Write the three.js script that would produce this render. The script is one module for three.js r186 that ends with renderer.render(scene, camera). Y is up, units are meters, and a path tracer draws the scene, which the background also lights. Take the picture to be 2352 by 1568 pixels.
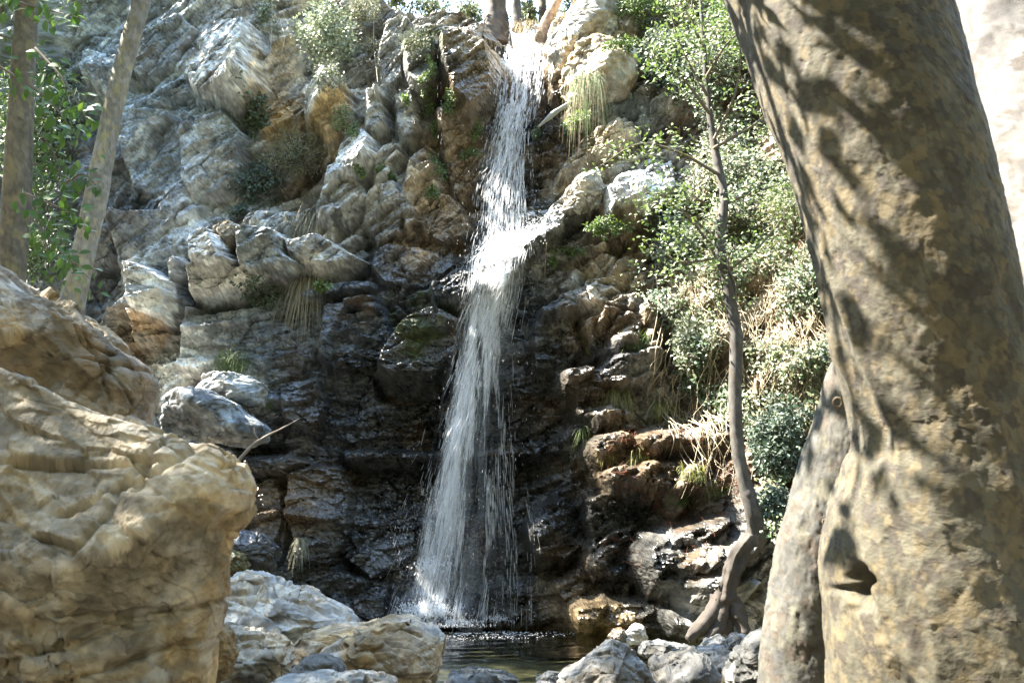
import * as THREE from 'three';
import { mergeGeometries, mergeVertices } from 'three/addons/utils/BufferGeometryUtils.js';

// ---------------------------------------------------------------- camera, sky, sun, exposure
const scene = new THREE.Scene();
const F = 2287, PITCH = 10.9 * Math.PI / 180, EYE = 1.25;
const camera = new THREE.PerspectiveCamera(2 * Math.atan(784 / F) * 180 / Math.PI, 1024 / 682, 0.1, 400);
camera.position.set(0, EYE, 0);
camera.lookAt(0, EYE + Math.sin(PITCH), -Math.cos(PITCH));
camera.focus = 13.8; camera.userData.fStop = 5;
const SKYK = 1.65;
const SUN = new THREE.Vector3(-0.62, 0.74, -0.12).normalize();
// clear midday sky: deep blue overhead, paler towards the horizon and round the sun
{
  const w = 512, hh = 256, d = new Float32Array(w * hh * 4), v = new THREE.Vector3();
  for (let j = 0; j < hh; j++) for (let i = 0; i < w; i++) {
    const el = ((j + 0.5) / hh - 0.5) * Math.PI, az = ((i + 0.5) / w - 0.5) * 2 * Math.PI; v.set(Math.cos(el) * Math.cos(az), Math.sin(el), Math.cos(el) * Math.sin(az));
    const up = Math.max(v.y, 0), k = Math.pow(1 - up, 2.2), g = Math.max(0, v.dot(SUN)), glow = 0.16 * Math.pow(g, 8) + 0.5 * Math.pow(g, 60), o = 4 * (j * w + i);
    for (let c = 0; c < 3; c++) d[o + c] = SKYK * ([0.13, 0.205, 0.345][c] * (1 - k) + [0.33, 0.40, 0.49][c] * k + glow * [1, 0.95, 0.85][c]); d[o + 3] = 1;
  }
  const t = new THREE.DataTexture(d, w, hh, THREE.RGBAFormat, THREE.FloatType); t.mapping = THREE.EquirectangularReflectionMapping; t.magFilter = THREE.LinearFilter; t.minFilter = THREE.LinearFilter; t.needsUpdate = true; scene.background = t; scene.environment = t;
}
const sun = new THREE.DirectionalLight(0xfff6e8, 5);
sun.position.copy(SUN).multiplyScalar(40).add(new THREE.Vector3(0, 4, -10));
sun.target.position.set(0, 4, -10); scene.add(sun, sun.target);
sun.castShadow = true; sun.shadow.mapSize.set(4096, 4096);
Object.assign(sun.shadow.camera, { left: -18, right: 18, top: 18, bottom: -18, near: 1, far: 90 });
const renderer = new THREE.WebGLRenderer({ antialias: true });
renderer.toneMapping = THREE.LinearToneMapping; renderer.toneMappingExposure = 10.5;
renderer.shadowMap.enabled = true; renderer.setSize(1024, 682);

// ---------------------------------------------------------------- helpers
const V3 = (x, y, z) => new THREE.Vector3(x, y, z);
const clamp = (x, a = 0, b = 1) => x < a ? a : x > b ? b : x;
const lerp = (a, b, t) => a + (b - a) * t;
const sst = (a, b, x) => { const t = clamp((x - a) / (b - a)); return t * t * (3 - 2 * t); };
function rng(seed) { let s = seed | 0; return () => { s = (s + 0x6d2b79f5) | 0; let t = Math.imul(s ^ (s >>> 15), 1 | s); t = (t + Math.imul(t ^ (t >>> 7), 61 | t)) ^ t; return ((t ^ (t >>> 14)) >>> 0) / 4294967296; }; }
const CP = Math.cos(PITCH), SP = Math.sin(PITCH);
// survey grid: a point of the place, from its bearing (in a 2352 x 1568 survey sheet) and its distance ahead in metres
function P(vx, vy, d) { const u = (vx - 1176) / F, v = (784 - vy) / F, t = d / (CP - v * SP); return V3(t * u, EYE + t * (v * CP + SP), -d); }
function Pm(vx, vy, d) { const v = (784 - vy) / F; return d / (CP - v * SP) / F; }   // metres per survey unit there
function h3(x, y, z) { let h = Math.imul(x, 374761393) ^ Math.imul(y, 668265263) ^ Math.imul(z, 1440662683); h = Math.imul(h ^ (h >>> 13), 1274126177); h = Math.imul(h ^ (h >>> 15), 2246822519); return ((h ^ (h >>> 16)) >>> 0) / 4294967296; }
function vn(x, y, z) {
  const i = Math.floor(x), j = Math.floor(y), k = Math.floor(z); let a = x - i, b = y - j, c = z - k;
  a = a * a * a * (a * (a * 6 - 15) + 10); b = b * b * b * (b * (b * 6 - 15) + 10); c = c * c * c * (c * (c * 6 - 15) + 10);
  const l = (p, q, t) => p + (q - p) * t;
  return 2 * l(l(l(h3(i, j, k), h3(i + 1, j, k), a), l(h3(i, j + 1, k), h3(i + 1, j + 1, k), a), b), l(l(h3(i, j, k + 1), h3(i + 1, j, k + 1), a), l(h3(i, j + 1, k + 1), h3(i + 1, j + 1, k + 1), a), b), c) - 1;
}
function fbm(x, y, z, o = 4, g = 0.5) { let s = 0, a = 1, n = 0; for (let i = 0; i < o; i++) { s += a * vn(x, y, z); n += a; a *= g; x = x * 2.03 + 17.1; y = y * 2.03 - 9.7; z = z * 2.03 + 4.3; } return s / n; }
function ridge(x, y, z, o = 3) { let s = 0, a = 1, n = 0; for (let i = 0; i < o; i++) { s += a * (1 - 2 * Math.abs(vn(x, y, z))); n += a; a *= 0.5; x = x * 2.1 + 7.1; y = y * 2.1 + 3.7; z = z * 2.1 - 4.3; } return s / n; }
const W = { f1: 0, f2: 0, i: 0, j: 0, k: 0, dx: 0, dy: 0, dz: 0 };
function wor2(x, y, s) {
  const ci = Math.floor(x), cj = Math.floor(y); W.f1 = W.f2 = 9;
  for (let i = ci - 1; i <= ci + 1; i++) for (let j = cj - 1; j <= cj + 1; j++) {
    const dx = x - i - h3(i, j, s), dy = y - j - h3(i, j, s + 77), d = dx * dx + dy * dy;
    if (d < W.f1) { W.f2 = W.f1; W.f1 = d; W.i = i; W.j = j; W.dx = dx; W.dy = dy; } else if (d < W.f2) W.f2 = d;
  }
  W.f1 = Math.sqrt(W.f1); W.f2 = Math.sqrt(W.f2);
}
// broken-rock facets: every cell of a cracked pattern is a tilted plane of its own, set off from its neighbours
function facet2(x, y, s, tilt) { wor2(x, y, s); const i = W.i, j = W.j; return (h3(i, j, s + 11) - 0.5) + tilt * (W.dx * (h3(i, j, s + 23) - 0.5) + W.dy * (h3(i, j, s + 31) - 0.5)); }
function wor3(x, y, z, s) {
  const ci = Math.floor(x), cj = Math.floor(y), ck = Math.floor(z); W.f1 = W.f2 = 9;
  for (let i = ci - 1; i <= ci + 1; i++) for (let j = cj - 1; j <= cj + 1; j++) for (let k = ck - 1; k <= ck + 1; k++) {
    const dx = x - i - h3(i, j, k + s), dy = y - j - h3(i, j, k + s + 501), dz = z - k - h3(i, j, k + s + 907), d = dx * dx + dy * dy + dz * dz;
    if (d < W.f1) { W.f2 = W.f1; W.f1 = d; W.i = i; W.j = j; W.k = k; W.dx = dx; W.dy = dy; W.dz = dz; } else if (d < W.f2) W.f2 = d;
  }
  W.f1 = Math.sqrt(W.f1); W.f2 = Math.sqrt(W.f2);
}
function facet3(x, y, z, s, tilt) { wor3(x, y, z, s); const { i, j, k } = W; return (h3(i, j, k + s + 11) - 0.5) + tilt * (W.dx * (h3(i, j, k + s + 23) - 0.5) + W.dy * (h3(i, j, k + s + 31) - 0.5) + W.dz * (h3(i, j, k + s + 41) - 0.5)); }

const taken = {};
function numbered(n) { const k = taken[n] = (taken[n] ?? -1) + 1; return k ? n + '_' + String(k).padStart(3, '0') : n; }
function tag(o, label, category, group, kind) { o.userData = {}; if (label) o.userData.label = label; if (category) o.userData.category = category; if (group) o.userData.group = group; if (kind) o.userData.kind = kind; return o; }
function thing(name, label, category, group, pos) { const o = new THREE.Group(); o.name = numbered(name); if (pos) o.position.copy(pos); tag(o, label, category, group); scene.add(o); return o; }
function mesh(name, geo, mat, parent = scene) { const m = new THREE.Mesh(geo, mat); m.name = parent === scene ? numbered(name) : name; m.castShadow = m.receiveShadow = true; parent.add(m); return m; }
function rebase(geo, base) { geo.translate(-base.x, -base.y, -base.z); return geo; }

function noiseTex(size, fn, repeat) {
  const d = new Uint8Array(size * size * 4);
  for (let j = 0; j < size; j++) for (let i = 0; i < size; i++) { const v = clamp(fn(i / size, j / size)) * 255, k = 4 * (j * size + i); d[k] = d[k + 1] = d[k + 2] = v; d[k + 3] = 255; }
  const t = new THREE.DataTexture(d, size, size); t.wrapS = t.wrapT = THREE.RepeatWrapping; t.magFilter = THREE.LinearFilter; t.repeat.set(repeat, repeat); t.needsUpdate = true; return t;
}
// tileable noise by blending four shifted samples
function tileF(f) { return (u, v) => { const a = sst(0, 1, u), b = sst(0, 1, v); return lerp(lerp(f(u, v), f(u - 1, v), a), lerp(f(u, v - 1), f(u - 1, v - 1), a), b); }; }
const grit = noiseTex(1024, tileF((u, v) => 0.5 + 0.36 * fbm(u * 26, v * 26, 3, 5, 0.7) + 0.2 * ridge(u * 17, v * 11, 8, 4)), 1);
const sharp = (mat, tex, rep) => { const t = tex.clone(); t.repeat.set(rep, rep); t.needsUpdate = true; mat.bumpMap = t; return mat; };
const rockDry = sharp(new THREE.MeshStandardMaterial({ color: 0xffffff, vertexColors: true, roughness: 0.88, bumpScale: 0.03 }), grit, 0.9);
const rockWet = sharp(new THREE.MeshStandardMaterial({ color: 0xffffff, vertexColors: true, roughness: 0.24, bumpScale: 0.03 }), grit, 0.9);

// ---------------------------------------------------------------- rock colours (linear base colours of dry stone)
const TONES = {
  bluegrey: [0.255, 0.295, 0.315], pale: [0.46, 0.48, 0.475], brown: [0.24, 0.18, 0.115], tan: [0.39, 0.325, 0.225], dark: [0.085, 0.088, 0.085],
  slate: [0.13, 0.15, 0.175], earth: [0.13, 0.095, 0.06], ochre: [0.34, 0.245, 0.12], grey: [0.33, 0.33, 0.305],
};
const mixc = (a, b, t) => [lerp(a[0], b[0], t), lerp(a[1], b[1], t), lerp(a[2], b[2], t)];
// ---------------------------------------------------------------- the cliff: a relief in world x, y with its own depth
// survey of the face: [bearing x, bearing y, metres ahead]
const baseD = [];
for (const [vy, row] of [
  [-120, [[-300, 18], [300, 17.2], [600, 17], [900, 16.8], [1180, 17.4], [1450, 16.4], [1800, 15], [2300, 13]]],
  [0, [[-300, 17], [0, 16.5], [300, 16.2], [540, 15.6], [660, 16.2], [900, 15.9], [1050, 15.6], [1180, 16.3], [1320, 15.5], [1450, 15.3], [1700, 14.4], [1900, 13.4], [2300, 12]]],
  [130, [[0, 16.2], [300, 15.9], [540, 15.4], [660, 15.8], [850, 15.5], [1000, 15.2], [1080, 15.0], [1200, 15.9], [1320, 15.2], [1450, 15.0], [1700, 14.1], [1900, 13]]],
  [300, [[0, 16.1], [300, 15.5], [560, 15.3], [680, 15.5], [850, 15.1], [1000, 15.1], [1090, 15.2], [1200, 15.7], [1300, 15.1], [1450, 14.7], [1700, 13.8], [1900, 12.6]]],
  [440, [[0, 16], [250, 15.5], [560, 15.3], [700, 15.4], [850, 14.9], [1000, 14.8], [1120, 15.3], [1220, 15.4], [1330, 14.5], [1450, 14.2], [1700, 13.4], [1900, 12.2], [2300, 11]]],
  [545, [[0, 16], [250, 15.4], [420, 14.7], [600, 14.5], [800, 14.6], [950, 14.8], [1120, 14.8], [1230, 14.2], [1330, 14.3], [1450, 14.1], [1700, 13.1], [1900, 12]]],
  [650, [[0, 16], [220, 15.4], [330, 14.7], [460, 15.0], [650, 14.75], [850, 14.6], [1000, 14.3], [1130, 14.0], [1250, 14.1], [1450, 13.7], [1700, 12.7], [1900, 11.7]]],
  [800, [[0, 16], [300, 15.1], [450, 14.8], [650, 14.5], [850, 14.3], [960, 14.1], [1100, 14.1], [1250, 13.95], [1450, 13.5], [1700, 12.4], [1900, 11.5]]],
  [930, [[250, 15], [450, 14.6], [700, 14.3], [900, 14.55], [1050, 14.4], [1250, 13.9], [1400, 13.5], [1550, 13.1], [1750, 12.2], [1900, 11.4], [2300, 10.6]]],
  [1060, [[450, 14.3], [650, 14.3], [850, 14.4], [1050, 14.4], [1200, 14.3], [1320, 13.6], [1450, 13.0], [1600, 12.4], [1750, 11.7]]],
  [1250, [[300, 14.2], [500, 14.0], [700, 13.9], [900, 14.1], [1100, 14.4], [1220, 14.1], [1320, 13.4], [1450, 13.1], [1600, 12.3], [1750, 11.6], [1950, 11]]],
  [1430, [[300, 14], [500, 13.8], [700, 13.75], [900, 13.9], [1100, 14.3], [1230, 13.9], [1320, 13.2], [1450, 12.9], [1600, 12.2], [1750, 11.4], [1950, 10.8]]],
]) for (const [vx, d] of row) { const p = P(vx, vy, d); baseD.push([p.x, p.y, d]); }
// colour, wetness and moss of the stone, surveyed the same way: [x, y, tone, wet, moss]
const TS = [];
for (const [vx, vy, tone, wet, moss] of [
  [40, 40, 'bluegrey', 0, 0], [60, 300, 'slate', 0, 0], [120, 180, 'slate', 0, 0], [130, 450, 'slate', 0, 0], [100, 620, 'slate', 0, 0], [200, 330, 'slate', 0, 0], [230, 120, 'bluegrey', 0, 0], [300, 260, 'bluegrey', 0, 0], [400, 120, 'bluegrey', 0, 0], [520, 90, 'pale', 0, 0], [430, 230, 'bluegrey', 0, 0], [380, 400, 'bluegrey', 0, 0], [450, 440, 'pale', 0, 0],
  [520, 300, 'bluegrey', 0, 0], [620, 150, 'tan', 0, 0], [640, 280, 'ochre', 0, 0], [310, 520, 'slate', 0, 0], [250, 480, 'slate', 0, 0], [440, 545, 'pale', 0, 0], [580, 545, 'grey', 0, 0], [620, 560, 'bluegrey', 0, 0], [320, 650, 'pale', 0, 0], [230, 660, 'slate', .2, 0],
  [330, 770, 'brown', 0, 0], [440, 700, 'slate', 0, 0], [520, 700, 'bluegrey', 0, 0], [600, 760, 'slate', .2, 0], [680, 800, 'slate', .35, 0], [560, 860, 'bluegrey', 0, .1], [420, 830, 'pale', 0, .1], [560, 620, 'brown', 0, 0], [700, 600, 'brown', 0, 0],
  [780, 620, 'grey', .1, 0], [850, 610, 'slate', .6, .1], [950, 580, 'brown', .8, .15], [1040, 620, 'dark', .8, .3], [790, 700, 'slate', .7, 0], [700, 680, 'slate', .4, 0], [840, 780, 'slate', .7, .1], [950, 770, 'dark', .9, .95], [1000, 700, 'slate', .85, .6], [870, 850, 'dark', .9, .5],
  [760, 950, 'slate', .9, .05], [860, 980, 'dark', .95, .15], [640, 930, 'slate', .6, 0], [500, 960, 'slate', .4, 0], [600, 1060, 'dark', .9, .05], [700, 1150, 'brown', .95, .05], [820, 1200, 'dark', .95, .4], [900, 1050, 'dark', .95, .45], [700, 1300, 'dark', .9, 0], [850, 1360, 'dark', .95, .1],
  [1000, 950, 'dark', 1, .2], [1100, 850, 'slate', 1, .1], [1050, 1150, 'dark', 1, .1], [1150, 1300, 'dark', 1, 0], [1200, 1000, 'dark', 1, .15], [1240, 720, 'slate', .75, .05], [1330, 690, 'grey', .5, 0], [1420, 650, 'tan', .25, 0], [1350, 760, 'brown', .7, 0], [1430, 760, 'brown', .5, 0],
  [1270, 850, 'dark', .9, .1], [1400, 830, 'slate', .8, 0], [1380, 900, 'brown', .8, .1], [1300, 1000, 'dark', .95, .15], [1420, 960, 'brown', .8, .1], [1500, 900, 'grey', .4, .1], [1400, 1060, 'brown', .75, .1], [1500, 1060, 'earth', .7, .1], [1620, 1060, 'earth', .3, .1], [1560, 1150, 'earth', .6, .2],
  [1440, 1180, 'dark', .8, .3], [1300, 1200, 'dark', .95, .1], [1310, 1340, 'brown', .85, .1], [1420, 1290, 'dark', .85, .1], [1560, 1260, 'dark', .7, 0], [1680, 1280, 'dark', .4, 0], [1380, 1415, 'ochre', .85, .2], [1500, 1420, 'dark', .8, .1], [1620, 1420, 'grey', .4, 0], [1720, 1340, 'grey', .2, 0],
  [720, 190, 'pale', 0, 0], [760, 250, 'tan', 0, .05], [860, 250, 'grey', 0, 0], [830, 330, 'tan', 0, 0], [780, 440, 'grey', 0, 0], [860, 420, 'grey', 0, .1], [900, 330, 'grey', .1, .1], [960, 440, 'tan', .2, .1], [900, 500, 'grey', .1, .1], [1000, 500, 'brown', .3, .1], [940, 100, 'grey', .1, .3],
  [965, 120, 'dark', .3, .95], [930, 260, 'grey', .2, .3], [1000, 200, 'dark', .6, .5], [1010, 330, 'brown', .5, .35], [1060, 140, 'tan', .4, .1], [1080, 250, 'brown', .75, .05], [1060, 400, 'brown', .7, .2], [1100, 480, 'brown', .9, .1], [1200, 300, 'dark', 1, .1], [1200, 450, 'dark', 1, .1], [690, 400, 'earth', 0, .1],
  [1300, 60, 'tan', 0, 0], [1390, 80, 'tan', 0, 0], [1400, 180, 'ochre', .1, 0], [1290, 230, 'brown', .7, 0], [1420, 260, 'bluegrey', 0, 0], [1380, 330, 'tan', .1, 0], [1290, 360, 'brown', .7, .1], [1310, 420, 'tan', .3, 0], [1460, 430, 'pale', 0, 0], [1240, 500, 'grey', .8, .1], [1350, 470, 'tan', .1, .05], [1170, 560, 'grey', .9, .3],
  [1330, 540, 'dark', .6, .1], [1440, 560, 'brown', .2, .15], [1400, 610, 'tan', .3, .05], [1600, 300, 'earth', 0, .2], [1650, 500, 'earth', 0, .1], [1650, 700, 'tan', 0, 0], [1600, 850, 'earth', 0, .05], [1750, 800, 'earth', 0, .1], [1800, 1100, 'earth', 0, .1], [1900, 500, 'earth', 0, .1], [1180, 40, 'brown', .6, .1],
]) TS.push([vx, vy, TONES[tone], wet, moss]);

const BT = { 0: TONES.pale, 7: [0.62, 0.64, 0.63], 8: TONES.tan, 9: TONES.bluegrey, 10: TONES.grey, 11: TONES.grey, 12: [0.5, 0.52, 0.51], 13: TONES.brown, 14: TONES.pale, 33: TONES.pale, 34: TONES.ochre, 35: TONES.grey, 36: TONES.pale, 37: TONES.pale, 38: TONES.grey, 51: TONES.pale, 52: TONES.grey, 53: TONES.pale, 55: TONES.pale };
// blocks that stand out of the face: [outline, metres proud, depth change per metre to the right, per metre up, steepness of the sides]
const blocks = [
  [[[480, 0], [560, 20], [575, 130], [572, 200], [530, 235], [440, 200], [390, 130], [420, 40]], 0.5, -0.85, 0.6, 3],
  [[[330, 60], [400, 20], [450, 60], [400, 150], [330, 190], [290, 150]], 0.3, -0.3, 0.2, 2],
  [[[180, 90], [285, 128], [275, 180], [200, 190], [170, 140]], 0.4, 0.1, 0.35, 3],
  [[[195, 150], [280, 150], [270, 215], [225, 225]], 0.45, 0.3, -0.2, 3],
  [[[300, 250], [420, 230], [460, 330], [400, 460], [310, 440], [270, 330]], 0.22, 0.1, 0.05, 1.5],
  [[[410, 290], [500, 240], [560, 300], [540, 420], [450, 470], [410, 400]], 0.3, -0.2, 0.1, 2],
  [[[235, 480], [395, 478], [395, 610], [260, 600]], 0.25, 0.05, -0.05, 3],
  [[[398, 492], [440, 486], [470, 500], [505, 560], [527, 575], [520, 605], [470, 618], [402, 585]], 1.0, -0.25, 0.35, 4],
  [[[458, 487], [520, 490], [540, 515], [535, 545], [512, 562], [480, 525]], 0.75, 0.15, 0.25, 4],
  [[[525, 508], [600, 506], [650, 525], [640, 560], [690, 590], [660, 612], [560, 625], [530, 590]], 0.75, 0.1, 0.05, 4],
  [[[630, 530], [720, 520], [800, 570], [840, 585], [790, 605], [700, 612], [640, 590]], 0.6, 0.2, 0.2, 3],
  [[[405, 585], [530, 600], [640, 590], [700, 610], [620, 625], [540, 655], [410, 662]], 0.72, 0, -0.7, 5],
  [[[268, 588], [300, 590], [340, 612], [375, 628], [382, 690], [365, 735], [275, 700], [270, 640]], 0.65, 0.1, 0.1, 4],
  [[[275, 700], [372, 735], [382, 700], [385, 760], [345, 805], [300, 790]], 0.4, 0.2, -0.5, 3],
  [[[368, 600], [388, 572], [402, 590], [396, 640], [372, 636]], 0.5, 0, 0, 4],
  [[[405, 690], [560, 655], [735, 690], [738, 780], [700, 860], [640, 905], [500, 865], [400, 850]], 0.22, 0.05, 0.03, 3],
  [[[735, 680], [860, 672], [870, 720], [790, 700], [760, 770], [742, 850], [722, 800]], 0.45, -0.1, 0.2, 4],
  [[[760, 715], [880, 700], [900, 790], [860, 850], [760, 860], [745, 800]], 0.2, 0, 0.05, 2],
  [[[660, 660], [760, 635], [850, 640], [855, 668], [760, 672], [700, 690]], 0.5, 0, 0.5, 4],
  [[[850, 560], [960, 560], [1050, 600], [980, 660], [880, 660], [840, 610]], 0.35, 0, 0.3, 2],
  [[[980, 640], [1040, 605], [1110, 600], [1130, 640], [1060, 700], [990, 690]], 0.5, -0.1, 0.5, 2.5],
  [[[860, 790], [910, 720], [990, 690], [1065, 720], [1060, 810], [1000, 865], [900, 872], [845, 850]], 0.55, 0.05, -0.05, 2],
  [[[640, 880], [720, 860], [745, 930], [720, 1000], [650, 960]], 0.4, 0.1, 0.1, 3],
  [[[740, 900], [880, 890], [980, 920], [960, 1010], [800, 1015], [730, 980]], 0.2, 0, 0, 1.5],
  [[[540, 1050], [640, 1040], [700, 1060], [640, 1100], [560, 1090]], 0.5, 0, 0.8, 3],
  [[[640, 1085], [690, 1065], [770, 1060], [805, 1110], [800, 1230], [760, 1300], [680, 1280], [650, 1180]], 0.5, 0.05, 0.1, 3],
  [[[790, 1070], [880, 1090], [950, 1170], [960, 1280], [860, 1340], [790, 1280]], 0.3, 0, 0.2, 2],
  [[[560, 1110], [630, 1100], [650, 1200], [620, 1280], [560, 1260], [540, 1180]], 0.4, 0.1, 0.1, 3],
  [[[520, 1230], [640, 1270], [780, 1310], [900, 1340], [900, 1440], [640, 1440], [520, 1380]], 0.35, 0, 0.25, 2],
  [[[780, 1022], [960, 1040], [1140, 1020], [1310, 1008], [1310, 1038], [1140, 1050], [960, 1062], [790, 1050]], 0.45, 0, 0.6, 4],
  [[[960, 1180], [1080, 1175], [1210, 1165], [1210, 1200], [1080, 1200], [960, 1210]], 0.35, 0, 0.7, 4],
  [[[905, 1385], [950, 1368], [1050, 1372], [1100, 1400], [1090, 1450], [900, 1450]], 0.9, 0, 0.7, 3],
  [[[640, 60], [690, 80], [700, 200], [640, 230], [590, 160]], 0.3, 0.5, 0, 2],
  [[[690, 185], [735, 135], [752, 150], [748, 210], [718, 255], [682, 252]], 0.9, -1.2, 0.35, 4],
  [[[718, 205], [790, 180], [800, 270], [740, 310], [700, 262]], 0.7, 0.5, -0.2, 3],
  [[[828, 182], [868, 188], [876, 270], [860, 295], [822, 285]], 0.65, 0.2, 0.1, 4],
  [[[772, 268], [815, 262], [850, 300], [852, 350], [825, 400], [790, 380], [760, 350]], 0.75, -0.8, 0.5, 4],
  [[[745, 352], [800, 345], [828, 398], [785, 402], [740, 398]], 0.75, -0.4, 0.9, 4],
  [[[735, 402], [828, 405], [842, 450], [800, 505], [722, 500], [715, 460]], 0.62, 0.1, -0.15, 3],
  [[[880, 40], [920, 12], [950, 50], [930, 120], [928, 190], [885, 210], [865, 120]], 0.5, -0.25, 0.1, 3],
  [[[920, 75], [950, 48], [1000, 60], [1012, 190], [965, 212], [930, 180]], 0.65, 0, 0.25, 2.5],
  [[[1000, 58], [1060, 48], [1118, 85], [1142, 140], [1136, 215], [1080, 262], [1030, 220], [1008, 130]], 0.85, 0.15, 0.25, 3],
  [[[1000, 250], [1080, 265], [1130, 230], [1140, 330], [1100, 430], [1040, 450], [1010, 360]], 0.45, 0.2, -0.1, 2.5],
  [[[900, 205], [945, 195], [960, 300], [940, 330], [905, 300]], 0.4, 0, 0, 4],
  [[[868, 330], [905, 318], [918, 350], [890, 400], [850, 420]], 0.5, -0.3, 0.4, 4],
  [[[935, 330], [985, 300], [1000, 400], [985, 500], [935, 545], [905, 470]], 0.42, 0.1, 0, 2.5],
  [[[838, 430], [900, 400], [930, 470], [920, 545], [860, 560], [830, 500]], 0.45, 0, 0.1, 3],
  [[[990, 420], [1060, 440], [1080, 530], [1020, 560], [970, 540]], 0.35, 0.1, 0, 2.5],
  [[[1255, 115], [1300, 95], [1330, 150], [1300, 220], [1262, 230]], 0.4, -0.4, 0.2, 3],
  [[[1290, 240], [1400, 200], [1500, 190], [1480, 280], [1380, 300], [1300, 300]], 0.3, 0, 0.15, 2],
  [[[1340, 300], [1420, 250], [1480, 290], [1400, 340], [1330, 390], [1280, 410], [1290, 370]], 0.65, -0.5, 0.5, 3],
  [[[1095, 618], [1135, 562], [1185, 548], [1195, 598], [1150, 650]], 0.85, -0.3, 0.9, 4],
  [[[1168, 566], [1212, 500], [1252, 496], [1248, 552], [1200, 606]], 0.62, -0.6, 1.2, 4],
  [[[1236, 522], [1268, 455], [1318, 430], [1338, 455], [1292, 522], [1252, 562]], 0.85, -0.15, 0.8, 4],
  [[[1270, 470], [1300, 430], [1340, 400], [1385, 412], [1392, 455], [1330, 500], [1280, 520]], 0.9, -0.4, 0.5, 4],
  [[[1390, 425], [1450, 370], [1560, 325], [1560, 420], [1470, 490], [1400, 508]], 0.7, -0.2, 0.9, 4],
  [[[1250, 570], [1330, 520], [1450, 500], [1440, 560], [1330, 590], [1260, 600]], 0.4, 0.1, -0.5, 3],
  [[[1220, 690], [1290, 660], [1390, 652], [1480, 672], [1495, 735], [1420, 715], [1330, 712], [1240, 740]], 0.5, -0.05, 0.9, 3],
  [[[1215, 730], [1310, 715], [1335, 800], [1300, 870], [1220, 850]], 0.4, 0, 0.1, 2],
  [[[1335, 722], [1420, 700], [1480, 725], [1478, 800], [1400, 810], [1350, 790]], 0.35, 0.1, 0, 2.5],
  [[[1475, 690], [1515, 700], [1512, 800], [1480, 800]], 0.5, -0.1, 0.1, 4],
  [[[1290, 838], [1480, 800], [1520, 800], [1525, 850], [1440, 890], [1340, 905], [1290, 880]], 0.62, 0, 0.05, 5],
  [[[1300, 900], [1400, 890], [1520, 880], [1560, 930], [1500, 1000], [1380, 1000], [1310, 960]], 0.35, 0, 0.35, 2],
  [[[1340, 1000], [1390, 985], [1450, 995], [1440, 1060], [1360, 1060]], 0.55, 0, 0.6, 3],
  [[[1450, 990], [1560, 970], [1700, 960], [1700, 1020], [1560, 1040], [1460, 1040]], 0.4, -0.1, 1.0, 2],
  [[[1360, 1065], [1460, 1050], [1580, 1050], [1690, 1060], [1680, 1120], [1540, 1130], [1400, 1120]], 0.4, -0.1, 0.7, 2.5],
  [[[1212, 1225], [1235, 1160], [1285, 1145], [1340, 1180], [1345, 1245], [1300, 1285], [1225, 1275]], 0.85, 0.1, 0.15, 5],
  [[[1282, 1300], [1335, 1292], [1345, 1365], [1300, 1385], [1278, 1360]], 0.6, 0, 0, 5],
  [[[1340, 1130], [1450, 1120], [1470, 1230], [1460, 1330], [1360, 1330], [1345, 1230]], 0.35, 0, 0.1, 2],
  [[[1475, 1240], [1540, 1190], [1640, 1178], [1722, 1215], [1735, 1330], [1650, 1372], [1500, 1358], [1470, 1300]], 0.7, 0, 0.2, 3],
  [[[1310, 1392], [1440, 1370], [1535, 1385], [1540, 1445], [1310, 1450]], 0.55, 0, 0.1, 4],
  [[[1535, 1390], [1620, 1375], [1680, 1400], [1660, 1440], [1545, 1445]], 0.5, 0.1, 0.3, 4],
].map(([poly, proud, tx, ty, k], bi) => {
  let cx = 0, cy = 0; for (const p of poly) { cx += p[0] / poly.length; cy += p[1] / poly.length; }
  if (cx < 1310 && cy > 880 && ty < 0.5) { proud *= 0.5; ty += 0.25; }
  return { poly, proud, tx, ty, k, cx, cy, tone: BT[bi] };
});
// hollows under the overhangs: [outline, metres deep]
const hollows = [[[[1222, 1278], [1300, 1288], [1345, 1252], [1335, 1300], [1280, 1335], [1240, 1310]], 0.8], [[[405, 662], [540, 655], [700, 622], [740, 632], [560, 690], [415, 705]], 0.45], [[[845, 862], [1000, 868], [1060, 820], [1090, 900], [960, 930], [850, 920]], 0.35], [[[940, 1062], [1310, 1036], [1310, 1100], [1120, 1120], [950, 1115]], 0.35], [[[490, 1015], [640, 1010], [720, 1010], [640, 1050], [540, 1050]], 0.4], [[[1330, 905], [1440, 892], [1520, 860], [1530, 890], [1420, 930]], 0.3], [[[1480, 1362], [1650, 1375], [1640, 1392], [1500, 1385]], 0.35]].map(([p, dp]) => ({ p, dp }));
function nearD(x, y) {   // smooth surveyed depth
  let s = 0, w = 0;
  for (const a of baseD) { const q = (x - a[0]) ** 2 + (y - a[1]) ** 2, g = 1 / (q * q + 0.02); s += g * a[2]; w += g; }
  return s / w;
}
const GX = [], GY = [];
for (let x = -11; x < -7.9; x += 0.09) GX.push(x);
for (let x = -7.9; x < 4.6; x += 0.0175) GX.push(x);
for (let x = 4.6; x < 9; x += 0.07) GX.push(x);
for (let y = -0.7; y < 0; y += 0.08) GY.push(y);
for (let y = 0; y < 10.7; y += 0.0175) GY.push(y);
for (let y = 10.7; y < 14.6; y += 0.07) GY.push(y);
const NX = GX.length, NY = GY.length;
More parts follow.
